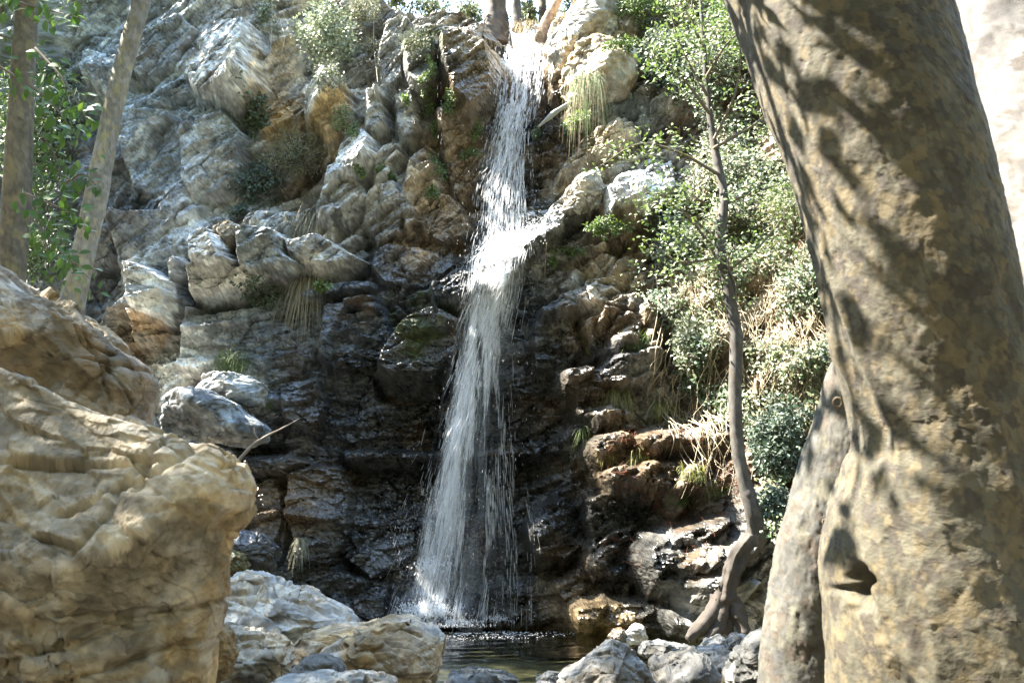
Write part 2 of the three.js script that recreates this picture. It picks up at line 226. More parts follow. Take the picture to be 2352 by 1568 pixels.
// coarse fields, read back bilinearly
const CX = 130, CY = 100, cx0 = -11.2, cx1 = 9.2, cy0 = -0.9, cy1 = 14.8;
const cf = new Float32Array(CX * CY * 6);
for (const b of blocks) { let d = 14; for (let i = 0; i < 3; i++) { const p = P(b.cx, b.cy, d); d = nearD(p.x, p.y); } b.d = d - b.proud; b.w = b.poly.map(([vx, vy]) => { const p = P(vx, vy, b.d); return [p.x, p.y]; }); const c = P(b.cx, b.cy, b.d); b.x = c.x; b.y = c.y; b.x0 = Math.min(...b.w.map(p => p[0])) - 0.15; b.x1 = Math.max(...b.w.map(p => p[0])) + 0.15; b.y0 = Math.min(...b.w.map(p => p[1])) - 0.15; b.y1 = Math.max(...b.w.map(p => p[1])) + 0.15; }
for (const b of hollows) b.w = b.p.map(([vx, vy]) => { const p = P(vx, vy, 14.0 - 0.9 * sst(1300, 1600, vx)); return [p.x, p.y]; });
const TW = TS.map(([vx, vy, c, wet, moss]) => { let d = 14; for (let i = 0; i < 3; i++) { const p = P(vx, vy, d); d = nearD(p.x, p.y); } const p = P(vx, vy, d); return [p.x, p.y, c, wet, moss]; });
for (let j = 0; j < CY; j++) for (let i = 0; i < CX; i++) {
  const x = lerp(cx0, cx1, i / (CX - 1)), y = lerp(cy0, cy1, j / (CY - 1)), o = 6 * (j * CX + i);
  cf[o] = nearD(x, y);
  let w = 0; const s = [0, 0, 0, 0, 0];
  for (const a of TW) { const q = (x - a[0]) ** 2 + (y - a[1]) ** 2, g = 1 / (q * q + 0.004); w += g; s[0] += g * a[2][0]; s[1] += g * a[2][1]; s[2] += g * a[2][2]; s[3] += g * a[3]; s[4] += g * a[4]; }
  for (let k = 0; k < 5; k++) cf[o + 1 + k] = s[k] / w;
}
const CO = new Float32Array(6);
function coarse(x, y) {
  const fx = clamp((x - cx0) / (cx1 - cx0) * (CX - 1), 0, CX - 1.001), fy = clamp((y - cy0) / (cy1 - cy0) * (CY - 1), 0, CY - 1.001), i = fx | 0, j = fy | 0, a = fx - i, b = fy - j, o = 6 * (j * CX + i), q = o + 6 * CX;
  for (let k = 0; k < 6; k++) CO[k] = (cf[o + k] * (1 - a) + cf[o + 6 + k] * a) * (1 - b) + (cf[q + k] * (1 - a) + cf[q + 6 + k] * a) * b;
  return CO;
}
const topPts = [[-400, -60], [560, -60], [700, -40], [860, -30], [900, 5], [940, 18], [960, 45], [1060, 40], [1120, 80], [1150, 112], [1200, 112], [1255, 112], [1270, 60], [1330, 20], [1400, -10], [1500, -60], [2400, -120]].map(([vx, vy]) => { const p = P(vx, vy, 15.8); return [p.x, p.y]; });
function topY(x) { for (let i = 0; i < topPts.length - 1; i++) if (x < topPts[i + 1][0]) return lerp(topPts[i][1], topPts[i + 1][1], clamp((x - topPts[i][0]) / (topPts[i + 1][0] - topPts[i][0]))); return topPts[topPts.length - 1][1]; }
function inside(w, x, y) {   // signed distance to an outline, positive inside
  let d = 1e9, inn = false;
  for (let i = 0, j = w.length - 1; i < w.length; j = i++) {
    const ax = w[i][0], ay = w[i][1], ex = w[j][0] - ax, ey = w[j][1] - ay, px = x - ax, py = y - ay, t = clamp((px * ex + py * ey) / (ex * ex + ey * ey)), qx = px - t * ex, qy = py - t * ey;
    d = Math.min(d, qx * qx + qy * qy);
    if ((ay > y) !== (w[j][1] > y) && x < ex * (y - ay) / ey + ax) inn = !inn;
  }
  return inn ? Math.sqrt(d) : -Math.sqrt(d);
}
// broken rock: every cell is a block with a tilted flat top and straight sides, and the blocks stand against one another
function blockField(x, y, s, tilt, side) {
  const ci = Math.floor(x), cj = Math.floor(y); let best = -9;
  for (let i = ci - 1; i <= ci + 1; i++) for (let j = cj - 1; j <= cj + 1; j++) {
    const dx = x - i - 0.15 - 0.7 * h3(i, j, s), dy = y - j - 0.15 - 0.7 * h3(i, j, s + 77), a = (h3(i, j, s + 5) - 0.5) * 1.3, c = Math.cos(a), n = Math.sin(a);
    const u = Math.abs(dx * c + dy * n), v = Math.abs(dy * c - dx * n), h = h3(i, j, s + 11);
    const top = h - 0.5 + tilt * (dx * (h3(i, j, s + 23) - 0.5) + dy * (h3(i, j, s + 31) - 0.5)), edge = h + 0.1 - side * (Math.max(u, v, (u + v) * (0.62 + 0.3 * h3(i, j, s + 41))) - 0.34);
    const z = Math.min(top, edge); if (z > best) best = z;
  }
  return Math.max(best, -1);
}
function layers(t, seed) { const k = Math.floor(t), f = t - k; return lerp(h3(k, seed, 3), h3(k + 1, seed, 3), sst(0.88, 1, f)) - 0.5; }   // beds of unequal standing
const FC = [0, 0, 0];
function strata(x, y, ang, seed, a1, a2, a3, a4, stretch) {
  const c = Math.cos(ang), s = Math.sin(ang), u = x * c + y * s, v = -x * s + y * c;
  const g = 0.35 + 1.1 * clamp(0.5 + 1.2 * vn(x * 0.9, y * 0.9, seed)), g2 = 0.3 + 1.2 * clamp(0.5 + 1.2 * vn(x * 1.3 + 9, y * 1.3, seed));   // broken more finely in places
  const wr = 0.25 * vn(x * 1.7, y * 1.7, seed + 3);
  let z = 0.45 * a1 * blockField(u / (1.25 * stretch), v / 1.0, seed, 2.2, 6) + 0.9 * a1 * facet2(u / (0.95 * stretch) + 5, v / 0.6, seed + 2, 2.2); z -= 0.07 * (1 - sst(0, 0.035, W.f2 - W.f1));
  z += a2 * 0.6 * layers(v / 0.34 + wr * 2 + 0.5 * vn(u * 0.6, v * 0.6, seed), seed) * sst(-0.2, 0.3, vn(x * 0.7, y * 0.7, seed + 8));
  z += (0.4 + g) * a2 * facet2(u / (0.46 * stretch) + 3, v / 0.3, seed + 5, 2.4); z -= 0.05 * g * (1 - sst(0, 0.07, W.f2 - W.f1)); FC[0] = h3(W.i, W.j, 21);
  z += (0.35 + g2) * a3 * facet2((u + 0.05 * wr) / (0.2 * stretch) + 9, v / 0.13, seed + 9, 2.6); z -= g2 * a3 * 0.3 * (1 - sst(0, 0.1, W.f2 - W.f1)); FC[1] = h3(W.i, W.j, 22);
  z += (0.3 + g2) * a4 * facet2(u / (0.085 * stretch), v / 0.055, seed + 14, 2.6); FC[2] = h3(W.i, W.j, 23);
  return z;
}
const CB = new Int16Array(NX * NY), CD = new Float32Array(NX * NY), CF = new Float32Array(NX * NY * 3), CZ = new Float32Array(NX * NY), CWET = new Float32Array(NX * NY), cpos = new Float32Array(NX * NY * 3), ccol = new Float32Array(NX * NY * 3), cuv = new Float32Array(NX * NY * 2), cuv1 = new Float32Array(NX * NY * 2);
for (let j = 0; j < NY; j++) for (let i = 0; i < NX; i++) {
  const x0 = GX[i], y0 = GY[j], o = j * NX + i;
  const w1 = fbm(x0 * 0.9, y0 * 0.9, 1.7, 3), w2 = fbm(x0 * 0.9, y0 * 0.9, 9.2, 3), f1 = fbm(x0 * 6, y0 * 6, 4.4, 2), f2 = fbm(x0 * 6, y0 * 6, 8.4, 2);
  const x = x0 + 0.1 * w1 + 0.012 * f1, y = y0 + 0.1 * w2 + 0.012 * f2;
  coarse(x, y); let z = -CO[0], own = -1; const zb = z;
  for (let bi = 0; bi < blocks.length; bi++) {
    const b = blocks[bi], bx = x0 + 0.05 * w1 + 0.016 * f1 , by = y0 + 0.05 * w2 + 0.016 * f2;
    if (bx < b.x0 || bx > b.x1 || by < b.y0 || by > b.y1) continue;
    const s = inside(b.w, bx, by); if (s < -0.1) continue;
    const zc = Math.min(-b.d - b.tx * (bx - b.x) - b.ty * (by - b.y), zb - 0.1 + b.k * (3 + 1.5 * w1) * (s + 0.02));
    if (zc > z) { z = zc; own = bi; }
  }
  for (const b of hollows) { const s = inside(b.w, x0 + 0.05 * w1, y0 + 0.05 * w2); if (s > 0) z = Math.min(z, zb - b.dp * sst(0, 0.12, s) + 0.25 * (1 - sst(0, 0.06, s))); }
  // which way the stone splits: rising joints on the dry left, flat beds on the wet wall, chaotic on the right
  const left = sst(0.5, -1.2, x0) * sst(4.6, 5.6, y0), right = sst(0.3, 1.2, x0), low = 1 - Math.max(left, right);
  let dz = 0;
  if (left > 0.01) dz += left * strata(x, y, 0.72, 3, 0.19, 0.12, 0.055, 0.026, 2.1);
  if (low > 0.01) dz += low * strata(x, y, 0.14, 41, 0.17, 0.11, 0.055, 0.028, 1.8);
  if (right > 0.01) dz += right * strata(x, y, 0.5, 87, 0.22, 0.18, 0.1, 0.044, 1.35);
  dz += 0.05 * w1 * w2 + 0.018 * ridge(x * 3.1, y * 3.1, 2, 3) + 0.01 * f1;
  const ty = topY(x0) + 0.12 * w1;
  if (own >= 0) dz *= own < 52 ? 0.72 : 0.9;
  z += dz;
  if (y0 > ty) z -= (y0 - ty) * 2.4 + 0.2 * sst(0, 0.4, y0 - ty);
  CZ[o] = z; CD[o] = dz; CB[o] = own; CF[3 * o] = FC[0]; CF[3 * o + 1] = FC[1]; CF[3 * o + 2] = FC[2];
}
// broken faces lean: no side is steeper than loose rock could show
for (let pass = 0; pass < 2; pass++) {
  const L = 6, LB = 2.9, LR = 3.2;   // undersides and right sides slope more gently
  for (let j = 0; j < NY; j++) for (let i = 0; i < NX; i++) { const o = j * NX + i; if (i) CZ[o] = Math.max(CZ[o], CZ[o - 1] - LR * (GX[i] - GX[i - 1])); if (j) CZ[o] = Math.max(CZ[o], CZ[o - NX] - L * 1.3 * (GY[j] - GY[j - 1])); }
  for (let j = NY - 1; j >= 0; j--) for (let i = NX - 1; i >= 0; i--) { const o = j * NX + i; if (i < NX - 1) CZ[o] = Math.max(CZ[o], CZ[o + 1] - L * (GX[i + 1] - GX[i])); if (j < NY - 1) CZ[o] = Math.max(CZ[o], CZ[o + NX] - LB * (GY[j + 1] - GY[j])); }
}
for (let j = 0; j < NY; j++) for (let i = 0; i < NX; i++) { const o = j * NX + i, x0 = GX[i], y0 = GY[j], w2 = vn(x0 * 0.9, y0 * 0.9, 9.2); cpos[3 * o] = x0 + 0.25 * CD[o] * w2; cpos[3 * o + 1] = y0 + 0.1 * CD[o]; cpos[3 * o + 2] = CZ[o]; }
// draw points into the steep breaks so that they carry grain of their own
{ const nx = new Float32Array(cpos.length);
  for (let it = 0; it < 7; it++) {
    nx.set(cpos);
    for (let j = 1; j < NY - 1; j++) for (let i = 1; i < NX - 1; i++) {
      const o = j * NX + i; let m = 0, ax = 0, ay = 0, az = 0;
      for (const n of [o - 1, o + 1, o - NX, o + NX]) { const dx = cpos[3 * n] - cpos[3 * o], dy = cpos[3 * n + 1] - cpos[3 * o + 1], dz = cpos[3 * n + 2] - cpos[3 * o + 2], q = dx * dx + dy * dy + dz * dz; if (q > m) m = q; ax += dx; ay += dy; az += dz; }
      if (m < 0.003) continue; const w = 0.16 * sst(0.055, 0.1, Math.sqrt(m)); nx[3 * o] += w * ax; nx[3 * o + 1] += w * ay; nx[3 * o + 2] += w * az;
    }
    cpos.set(nx);
  } }
for (let j = 0; j < NY; j++) for (let i = 0; i < NX; i++) {
  const o = j * NX + i; let x0 = cpos[3 * o], y0 = cpos[3 * o + 1], z = cpos[3 * o + 2]; FC[0] = CF[3 * o]; FC[1] = CF[3 * o + 1]; FC[2] = CF[3 * o + 2];
  const w1 = vn(x0 * 0.9, y0 * 0.9, 1.7), w2 = vn(x0 * 0.9, y0 * 0.9, 9.2), ty = topY(x0) + 0.12 * w1, x = x0 + 0.1 * w1, y = y0 + 0.1 * w2;
  cpos[3 * o] = x0 + 0.009 * vn(y0 * 40, z * 30, x0 * 40); cpos[3 * o + 1] = y0 + 0.009 * vn(z * 30, x0 * 40, y0 * 40); cpos[3 * o + 2] = z + 0.011 * vn(x0 * 26, y0 * 26, z * 20) + 0.007 * vn(x0 * 55, y0 * 55, z * 30);
  cuv[2 * o] = x0 + 0.3 * z; cuv[2 * o + 1] = y0 + 0.25 * z; cuv1[2 * o] = (x0 - GX[0]) / 20; cuv1[2 * o + 1] = (y0 + 0.7) / 15.4;
  // colour
  const jx = x0 + 0.28 * fbm(x0 * 1.7, y0 * 1.7, z * 1.7 + 20, 3), jy = y0 + 0.28 * fbm(x0 * 1.7, y0 * 1.7, z * 1.7 + 31, 3);
  coarse(jx, jy); const bt = CB[o] >= 0 ? blocks[CB[o]].tone : null; let c = bt ? mixc([CO[1], CO[2], CO[3]], bt, 0.8) : [CO[1], CO[2], CO[3]], wet = CO[4], moss = CO[5];
  wor2(x * 2.1, y * 2.6, 15); const cell = h3(W.i, W.j, 99), n1 = fbm(x0 * 2.3, y0 * 2.3, z * 2.3, 4), n2 = fbm(x0 * 9, y0 * 9, z * 6 + 5, 3, 0.6), n3 = vn(x0 * 45, y0 * 45, z * 20);
  const m = (0.8 + 0.4 * cell) * (0.74 + 0.52 * FC[0]) * (0.68 + 0.64 * FC[1]) * (0.62 + 0.76 * FC[2]) * (1 + 0.35 * n1) * (1 + 0.55 * n2) * (1 + 0.45 * n3);
  c = c.map(v => v * m);
  const pale = sst(0.12, 0.42, fbm(x0 * 4.5 + 40, y0 * 3.2, z * 3, 4, 0.6)); c = mixc(c, [0.46, 0.455, 0.42], 0.42 * pale * (1 - 0.75 * wet));
  const lich = sst(0.18, 0.4, fbm(x0 * 6.1, y0 * 6.1 + 70, z * 4, 4, 0.6)); c = mixc(c, [0.055, 0.06, 0.06], 0.45 * lich);
  const rust = sst(0.2, 0.5, fbm(x0 * 1.3 + 11, y0 * 1.1, z * 1.3, 4)); c = mixc(c, [0.25, 0.155, 0.07].map(v => v * (0.7 + 0.5 * cell)), rust * lerp(0.12, 0.5, sst(-3.6, -2.2, x0) * sst(0.28, 0.1, c[2])));
  wet = clamp(wet + 0.3 * n1); const wd = lerp(1, 0.36, wet); c = c.map(v => v * wd);
  const mo = sst(0.42, 0.62, moss * (0.72 + 0.9 * fbm(x0 * 3.2, y0 * 2.1, z * 2 + 60, 4)) + 0.16 * n2);
  c = mixc(c, mixc([0.018, 0.028, 0.01], [0.045, 0.06, 0.018], clamp(0.5 + n2)), 0.85 * mo);
  const back = sst(0.05, 0.5, y0 - ty); c = mixc(c, [0.11, 0.085, 0.05], back);
  CWET[o] = wet * (1 - 0.6 * mo); ccol.set(c, 3 * o);
}
const cidx = new Uint32Array((NX - 1) * (NY - 1) * 6); { let k = 0; for (let j = 0; j < NY - 1; j++) for (let i = 0; i < NX - 1; i++) { const a = j * NX + i; cidx[k++] = a; cidx[k++] = a + 1; cidx[k++] = a + NX; cidx[k++] = a + 1; cidx[k++] = a + NX + 1; cidx[k++] = a + NX; } }
const wetTex = (() => {
  const S = 1024, d = new Uint8Array(S * S * 4);
  const at = (G, v) => { let lo = 0, hi = G.length - 1; while (hi - lo > 1) { const m = (lo + hi) >> 1; if (G[m] > v) hi = m; else lo = m; } return lo; };
  for (let j = 0; j < S; j++) { const jj = at(GY, j / S * 15.4 - 0.7); for (let i = 0; i < S; i++) { const ii = at(GX, i / S * 20 + GX[0]), w = CWET[jj * NX + ii], r = lerp(0.9, 0.27, sst(0.25, 0.75, w)), k = 4 * (j * S + i); d[k] = d[k + 1] = d[k + 2] = r * 255; d[k + 3] = 255; } }
  const t = new THREE.DataTexture(d, S, S); t.magFilter = THREE.LinearFilter; t.channel = 1; t.needsUpdate = true; return t;
})();
const cg = new THREE.BufferGeometry();
cg.setAttribute('position', new THREE.BufferAttribute(cpos, 3)); cg.setAttribute('color', new THREE.BufferAttribute(ccol, 3)); cg.setAttribute('uv', new THREE.BufferAttribute(cuv, 2)); cg.setAttribute('uv1', new THREE.BufferAttribute(cuv1, 2)); cg.setIndex(new THREE.BufferAttribute(cidx, 1)); cg.computeVertexNormals();
const cliffMat = sharp(new THREE.MeshStandardMaterial({ color: 0xffffff, vertexColors: true, roughness: 1, roughnessMap: wetTex, bumpScale: 0.04, flatShading: true }), grit, 0.6);
const cliff = mesh('cliff', cg, cliffMat); tag(cliff, 'fractured grey and brown rock cliff around the waterfall', null, null, 'structure');
function gi(G, v) { let lo = 0, hi = G.length - 1; if (v <= G[0]) return 0; if (v >= G[hi]) return hi - 0.001; while (hi - lo > 1) { const m = (lo + hi) >> 1; if (G[m] > v) hi = m; else lo = m; } return lo + (v - G[lo]) / (G[hi] - G[lo]); }
function cliffZ(x, y) { const a = gi(GX, x), b = gi(GY, y), i = Math.min(a | 0, NX - 2), j = Math.min(b | 0, NY - 2), s = a - i, t = b - j, o = j * NX + i; return (CZ[o] * (1 - s) + CZ[o + 1] * s) * (1 - t) + (CZ[o + NX] * (1 - s) + CZ[o + NX + 1] * s) * t; }
function cliffN(x, y, e = 0.12) { return V3(-(cliffZ(x + e, y) - cliffZ(x - e, y)) / (2 * e), -(cliffZ(x, y + e) - cliffZ(x, y - e)) / (2 * e), 1).normalize(); }
function hit(vx, vy) { let d = 8; for (; d < 22; d += 0.04) { const p = P(vx, vy, d); if (cliffZ(p.x, p.y) > -d) break; } for (let k = 0; k < 4; k++) { d -= 0.01; const p = P(vx, vy, d); if (cliffZ(p.x, p.y) < -d) break; } return P(vx, vy, d); }
// ---------------------------------------------------------------- ground, gorge sides, pool
function poolMask(x, d) {   // 1 inside the pool basin
  const near = 8.0 + 0.5 * Math.sin(x * 1.3) + (x > 1.6 ? 0.9 * (x - 1.6) : 0) + (x < -1.2 ? 1.1 * (-1.2 - x) : 0), far = 15.5;
  return sst(near - 0.35, near + 0.35, d) * sst(far, far - 0.3, d) * sst(-3.6, -2.4, x) * sst(3.6, 2.5, x);
}
function groundY(x, d) {
  let y = 0.09 + 0.05 * fbm(x * 0.8, d * 0.8, 3, 3) + 0.03 * fbm(x * 4, d * 4, 3, 3) + 0.035 * facet2(x * 5, d * 5, 3, 1.2) + 0.02 * facet2(x * 13, d * 13, 5, 1.2);
  y += 0.9 * sst(-1.4, -5, x) + 0.5 * sst(2.6, 5.5, x) - 0.1 * sst(7, 4, d) * sst(-1, 0, x) * sst(3, 1.5, x);
  y = lerp(y, -0.38 + 0.1 * fbm(x * 2, d * 2, 8, 3), poolMask(x, d));
  const dx = Math.max(0, Math.abs(x + 1) - 9), dz = Math.max(0, -d - 5);   // sides of the gorge
  y += 1.0 * Math.pow(Math.hypot(dx, dz), 1.05) * (x < 0 && d > -3 ? 0.55 : 1);
  return y;
}
{
  const gx = [], gd = [];
  for (let x = -60; x < -8; x += 2) gx.push(x); for (let x = -8; x < 8; x += 0.06) gx.push(x); for (let x = 8; x <= 60; x += 2) gx.push(x);
  for (let d = -60; d < 2; d += 2) gd.push(d); for (let d = 2; d < 16; d += 0.06) gd.push(d); for (let d = 16; d <= 60; d += 2) gd.push(d);
  const n = gx.length, m = gd.length, pos = new Float32Array(n * m * 3), col = new Float32Array(n * m * 3), uv = new Float32Array(n * m * 2), idx = [];
  for (let j = 0; j < m; j++) for (let i = 0; i < n; i++) {
    const o = j * n + i, x = gx[i], d = gd[j], y = d > 16 ? Math.min(groundY(x, d), 0.2) : groundY(x, d);
    pos.set([x, y, -d], 3 * o); uv.set([x, d], 2 * o);
    const s = fbm(x * 5, d * 5, 1, 3), p = poolMask(x, d), far = sst(7, 10, Math.abs(x + 1)) + sst(-3, -6, d);
    let c = mixc([0.10, 0.08, 0.055], [0.2, 0.185, 0.155], clamp(0.5 + s)); c = mixc(c, mixc([0.16, 0.125, 0.08], [0.3, 0.24, 0.15], clamp(0.5 + 1.3 * s)), p); c = mixc(c, mixc([0.02, 0.03, 0.011], [0.05, 0.048, 0.025], clamp(0.5 + fbm(x * 0.4, d * 0.4, 6, 3))), clamp(far));
    col.set(c, 3 * o);
    if (i < n - 1 && j < m - 1) idx.push(o, o + 1, o + n, o + 1, o + n + 1, o + n);
  }
  const g = new THREE.BufferGeometry(); g.setAttribute('position', new THREE.BufferAttribute(pos, 3)); g.setAttribute('color', new THREE.BufferAttribute(col, 3)); g.setAttribute('uv', new THREE.BufferAttribute(uv, 2)); g.setIndex(idx); g.computeVertexNormals();
  tag(mesh('ground', g, sharp(new THREE.MeshStandardMaterial({ color: 0xffffff, vertexColors: true, roughness: 0.95, bumpScale: 0.02 }), grit, 1.5)), 'stony gorge floor and wooded gorge sides', null, null, 'structure');
}
{
  const g = new THREE.PlaneGeometry(7.4, 8.2, 300, 300); g.rotateX(-Math.PI / 2); g.translate(0, 0.0, -11.1);
  const p = g.attributes.position;
  for (let i = 0; i < p.count; i++) { const x = p.getX(i), z = p.getZ(i), r = Math.hypot(x + 0.9, (z + 13.7)), fade = 1 / (1 + 0.35 * r); p.setY(i, 0.035 * fade * Math.sin(r * 17 + 2.2 * vn(x * 2, z * 2, 1)) * (0.4 + 0.6 * vn(x * 3, z * 3, 4)) + 0.007 * fbm(x * 5, z * 9, 2, 3)); }
  g.computeVertexNormals();
  const m = new THREE.MeshPhysicalMaterial({ color: 0xb4bdb0, roughness: 0.06, transmission: 1, thickness: 0, ior: 1.33 });
  tag(mesh('pool_water', g, m), 'dark shallow pool at the foot of the waterfall', null, null, 'structure');
}
// ---------------------------------------------------------------- boulders
function cubeSphere(n) {
  const pos = [], idx = [], key = new Map();
  const add = (x, y, z) => { const l = 1 / Math.hypot(x, y, z), k = Math.round(x * 1e4) + ',' + Math.round(y * 1e4) + ',' + Math.round(z * 1e4); if (key.has(k)) return key.get(k); const i = pos.length / 3; pos.push(x * l, y * l, z * l); key.set(k, i); return i; };
  const t = (v) => Math.tan(v * Math.PI / 4);
  for (const [a, b, c] of [[[1, 0, 0], [0, 1, 0], [0, 0, 1]], [[-1, 0, 0], [0, 1, 0], [0, 0, -1]], [[0, 0, -1], [0, 1, 0], [1, 0, 0]], [[0, 0, 1], [0, 1, 0], [-1, 0, 0]], [[1, 0, 0], [0, 0, -1], [0, 1, 0]], [[1, 0, 0], [0, 0, 1], [0, -1, 0]]]) {
    const id = [];
    for (let j = 0; j <= n; j++) for (let i = 0; i <= n; i++) { const u = t(2 * i / n - 1), v = t(2 * j / n - 1); id.push(add(a[0] * u + b[0] * v + c[0], a[1] * u + b[1] * v + c[1], a[2] * u + b[2] * v + c[2])); }
    for (let j = 0; j < n; j++) for (let i = 0; i < n; i++) { const o = j * (n + 1) + i; idx.push(id[o], id[o + 1], id[o + n + 1], id[o + 1], id[o + n + 2], id[o + n + 1]); }
  }
  return { pos, idx };
}
const spheres = {};
// a boulder from its outline (survey units at distance d), half-thickness in metres, and how it is broken
function rockGeo({ out, d, thick, n = 60, seed = 1, cuts = 5, cut = [0.62, 0.9], tones = ['tan', 'grey'], wet = 0, amp = 1, cell = 0.35, pow = 2.6, lichen = 0.5, shape, ang = 0.3, shear = [0, 0], moss = 0, tone = 0.8 }) {
  const q = out.map(([vx, vy]) => { const p = P(vx, vy, d); return [p.x, p.y]; });
  let cx = 0, cy = 0, A = 0; for (let i = 0, j = q.length - 1; i < q.length; j = i++) { const c = q[j][0] * q[i][1] - q[i][0] * q[j][1]; A += c; cx += (q[j][0] + q[i][0]) * c; cy += (q[j][1] + q[i][1]) * c; } cx /= 3 * A; cy /= 3 * A;
  const size = Math.sqrt(Math.abs(A) / 2 / Math.PI), NT = 720, R = new Float32Array(NT + 1);
  for (let k = 0; k <= NT; k++) { const th = k / NT * 2 * Math.PI, ux = Math.cos(th), uy = Math.sin(th); let best = 0; for (let i = 0, j = q.length - 1; i < q.length; j = i++) { const ax = q[j][0] - cx, ay = q[j][1] - cy, ex = q[i][0] - q[j][0], ey = q[i][1] - q[j][1], den = ux * ey - uy * ex; if (Math.abs(den) < 1e-9) continue; const t = (ax * ey - ay * ex) / den, s = (ax * uy - ay * ux) / den; if (s >= -1e-6 && s <= 1.000001 && t > best) best = t; } R[k] = best; }
  const S = spheres[n] ??= cubeSphere(n), N = S.pos.length / 3, pos = new Float32Array(N * 3), col = new Float32Array(N * 3), uv = new Float32Array(N * 2), r = rng(seed * 7919 + 3);
  const bp = new Float32Array(N * 3), planes = []; for (let k = 0; k < cuts; k++) { const a = r() * 2 * Math.PI, z = 0.5 + 0.45 * r(), s = Math.sqrt(1 - z * z); planes.push([Math.cos(a) * s, Math.sin(a) * s, z, lerp(cut[0], cut[1], r())]); }
  const cracks = []; for (let k = 0; k < 9; k++) { const n = V3(r() - 0.5, (r() - 0.5) * 2.2, r() - 0.5).normalize(); cracks.push([n.x, n.y, n.z, (r() - 0.5) * 1.5 * size, r() * 9]); }
  const ca = Math.cos(ang), sa = Math.sin(ang), tc = tones.map(t => TONES[t]);
  for (let i = 0; i < N; i++) {
    const dx = S.pos[3 * i], dy = S.pos[3 * i + 1], dz = S.pos[3 * i + 2], rho = Math.hypot(dx, dy), th = (Math.atan2(dy, dx) + 2 * Math.PI) % (2 * Math.PI) / (2 * Math.PI) * NT, k = Math.min(th | 0, NT - 1), Rt = lerp(R[k], R[k + 1], th - k);
    const den = Math.pow(Math.pow(rho, pow) + Math.pow(Math.abs(dz), pow), 1 / pow), s = rho / den; let w = dz / den, nx = rho > 1e-6 ? dx / rho * s : 0, ny = rho > 1e-6 ? dy / rho * s : 0;
    for (const c of planes) { const e = nx * c[0] + ny * c[1] + w * c[2] - c[3]; if (e > 0) w = Math.max(w - e / c[2], 0.6 * w); }
    const rr = s > 1e-6 ? Math.hypot(nx, ny) / s : 1; let x = dx / (rho || 1) * Rt * s * rr, y = dy / (rho || 1) * Rt * s * rr, z = w * thick;
    x += shear[0] * z; y += shear[1] * z;
    if (shape) { const o = shape(x, y, z, dx, dy, dz); x += o[0]; y += o[1]; z += o[2]; }
    bp[3 * i] = x; bp[3 * i + 1] = y; bp[3 * i + 2] = z;
  }
  const bgeo = new THREE.BufferGeometry(); bgeo.setAttribute('position', new THREE.BufferAttribute(bp, 3)); bgeo.setIndex(S.idx); bgeo.computeVertexNormals(); const bn = bgeo.attributes.normal.array;
  for (let i = 0; i < N; i++) {
    const x = bp[3 * i], y = bp[3 * i + 1], z = bp[3 * i + 2], dx = bn[3 * i], dy = bn[3 * i + 1], dz = bn[3 * i + 2];
    // breaks
    const X = x + seed * 3.1, u = X * ca + y * sa, v = -X * sa + y * ca, wv = 0.3 * fbm(X * 1.5 / cell * 0.35, y * 1.5 / cell * 0.35, z, 2) * cell;
    const g = 0.3 + 1.2 * clamp(0.5 + 1.1 * vn(X * 0.7 / cell, y * 0.7 / cell, z * 0.7 / cell + seed));
    let h = 0.06 * cell * facet3((u + wv) / (cell * 2.2), (v + wv) / cell, z / (cell * 1.4), seed, 2.1);
    h += 0.09 * cell * layers((v + 0.25 * z) / (cell * 0.42) + 0.5 * wv / cell + 0.5 * vn(X * 0.5 / cell, y * 0.5 / cell, z * 0.5 / cell), seed) * sst(0.25, 0.8, dz) * sst(-0.25, 0.35, vn(X * 0.9 / cell, y * 0.9 / cell, z / cell + 7));
    h += g * 0.075 * cell * facet3((u + wv) / (cell * 0.8), v / (cell * 0.34), z / (cell * 0.5), seed + 9, 2.3); h -= g * 0.02 * cell * (1 - sst(0, 0.07, W.f2 - W.f1));
    h += g * 0.03 * cell * facet3((u + wv) / (cell * 0.26), v / (cell * 0.13), z / (cell * 0.18), seed + 17, 2.3);
    const fc2 = h3(W.i, W.j, W.k + 77); h += 0.05 * cell * ridge(u * 0.8 / cell, v * 1.3 / cell, z / cell + seed, 4) + 0.05 * cell * fbm(X / cell, y / cell, z / cell, 3) + 0.02 * cell * fbm(X * 9 / cell, y * 9 / cell, z * 9 / cell, 2); h *= amp; for (const k of cracks) { const q = x * k[0] + y * k[1] + z * k[2] - k[3] + 0.12 * size * fbm(x / size * 1.3, y / size * 1.3, z / size + k[4], 3), lim = vn(x / size * 2 + k[4], y / size * 2, z / size * 2) + 0.15; if (lim > 0 && Math.abs(q) < 0.05) h -= Math.min(0.03, 0.06 * size) * sst(0, 0.2, lim) * Math.exp(-Math.pow(q / 0.009, 2)); }
    pos[3 * i] = cx + x + dx * h; pos[3 * i + 1] = cy + y + dy * h; pos[3 * i + 2] = -d + z + dz * h; uv[2 * i] = x + 0.12 * z; uv[2 * i + 1] = y + 0.15 * z;
    // stone colour
    const n1 = fbm(X * 2.6, y * 2.6, z * 2.6, 4), n2 = fbm(X * 11, y * 11, z * 11, 3, 0.6), n3 = vn(X * 60, y * 60, z * 60); wor3(u * 2.2, v * 3.4, z * 3, seed); const cl = h3(W.i, W.j, W.k + 5);
    let c = mixc(tc[0], tc[1 % tc.length], clamp(0.5 + 1.5 * n1 + 0.5 * n2)); if (tc[2]) c = mixc(c, tc[2], sst(0.1, 0.4, fbm(X * 1.9 + 30, y * 1.9, z * 1.9, 4)));
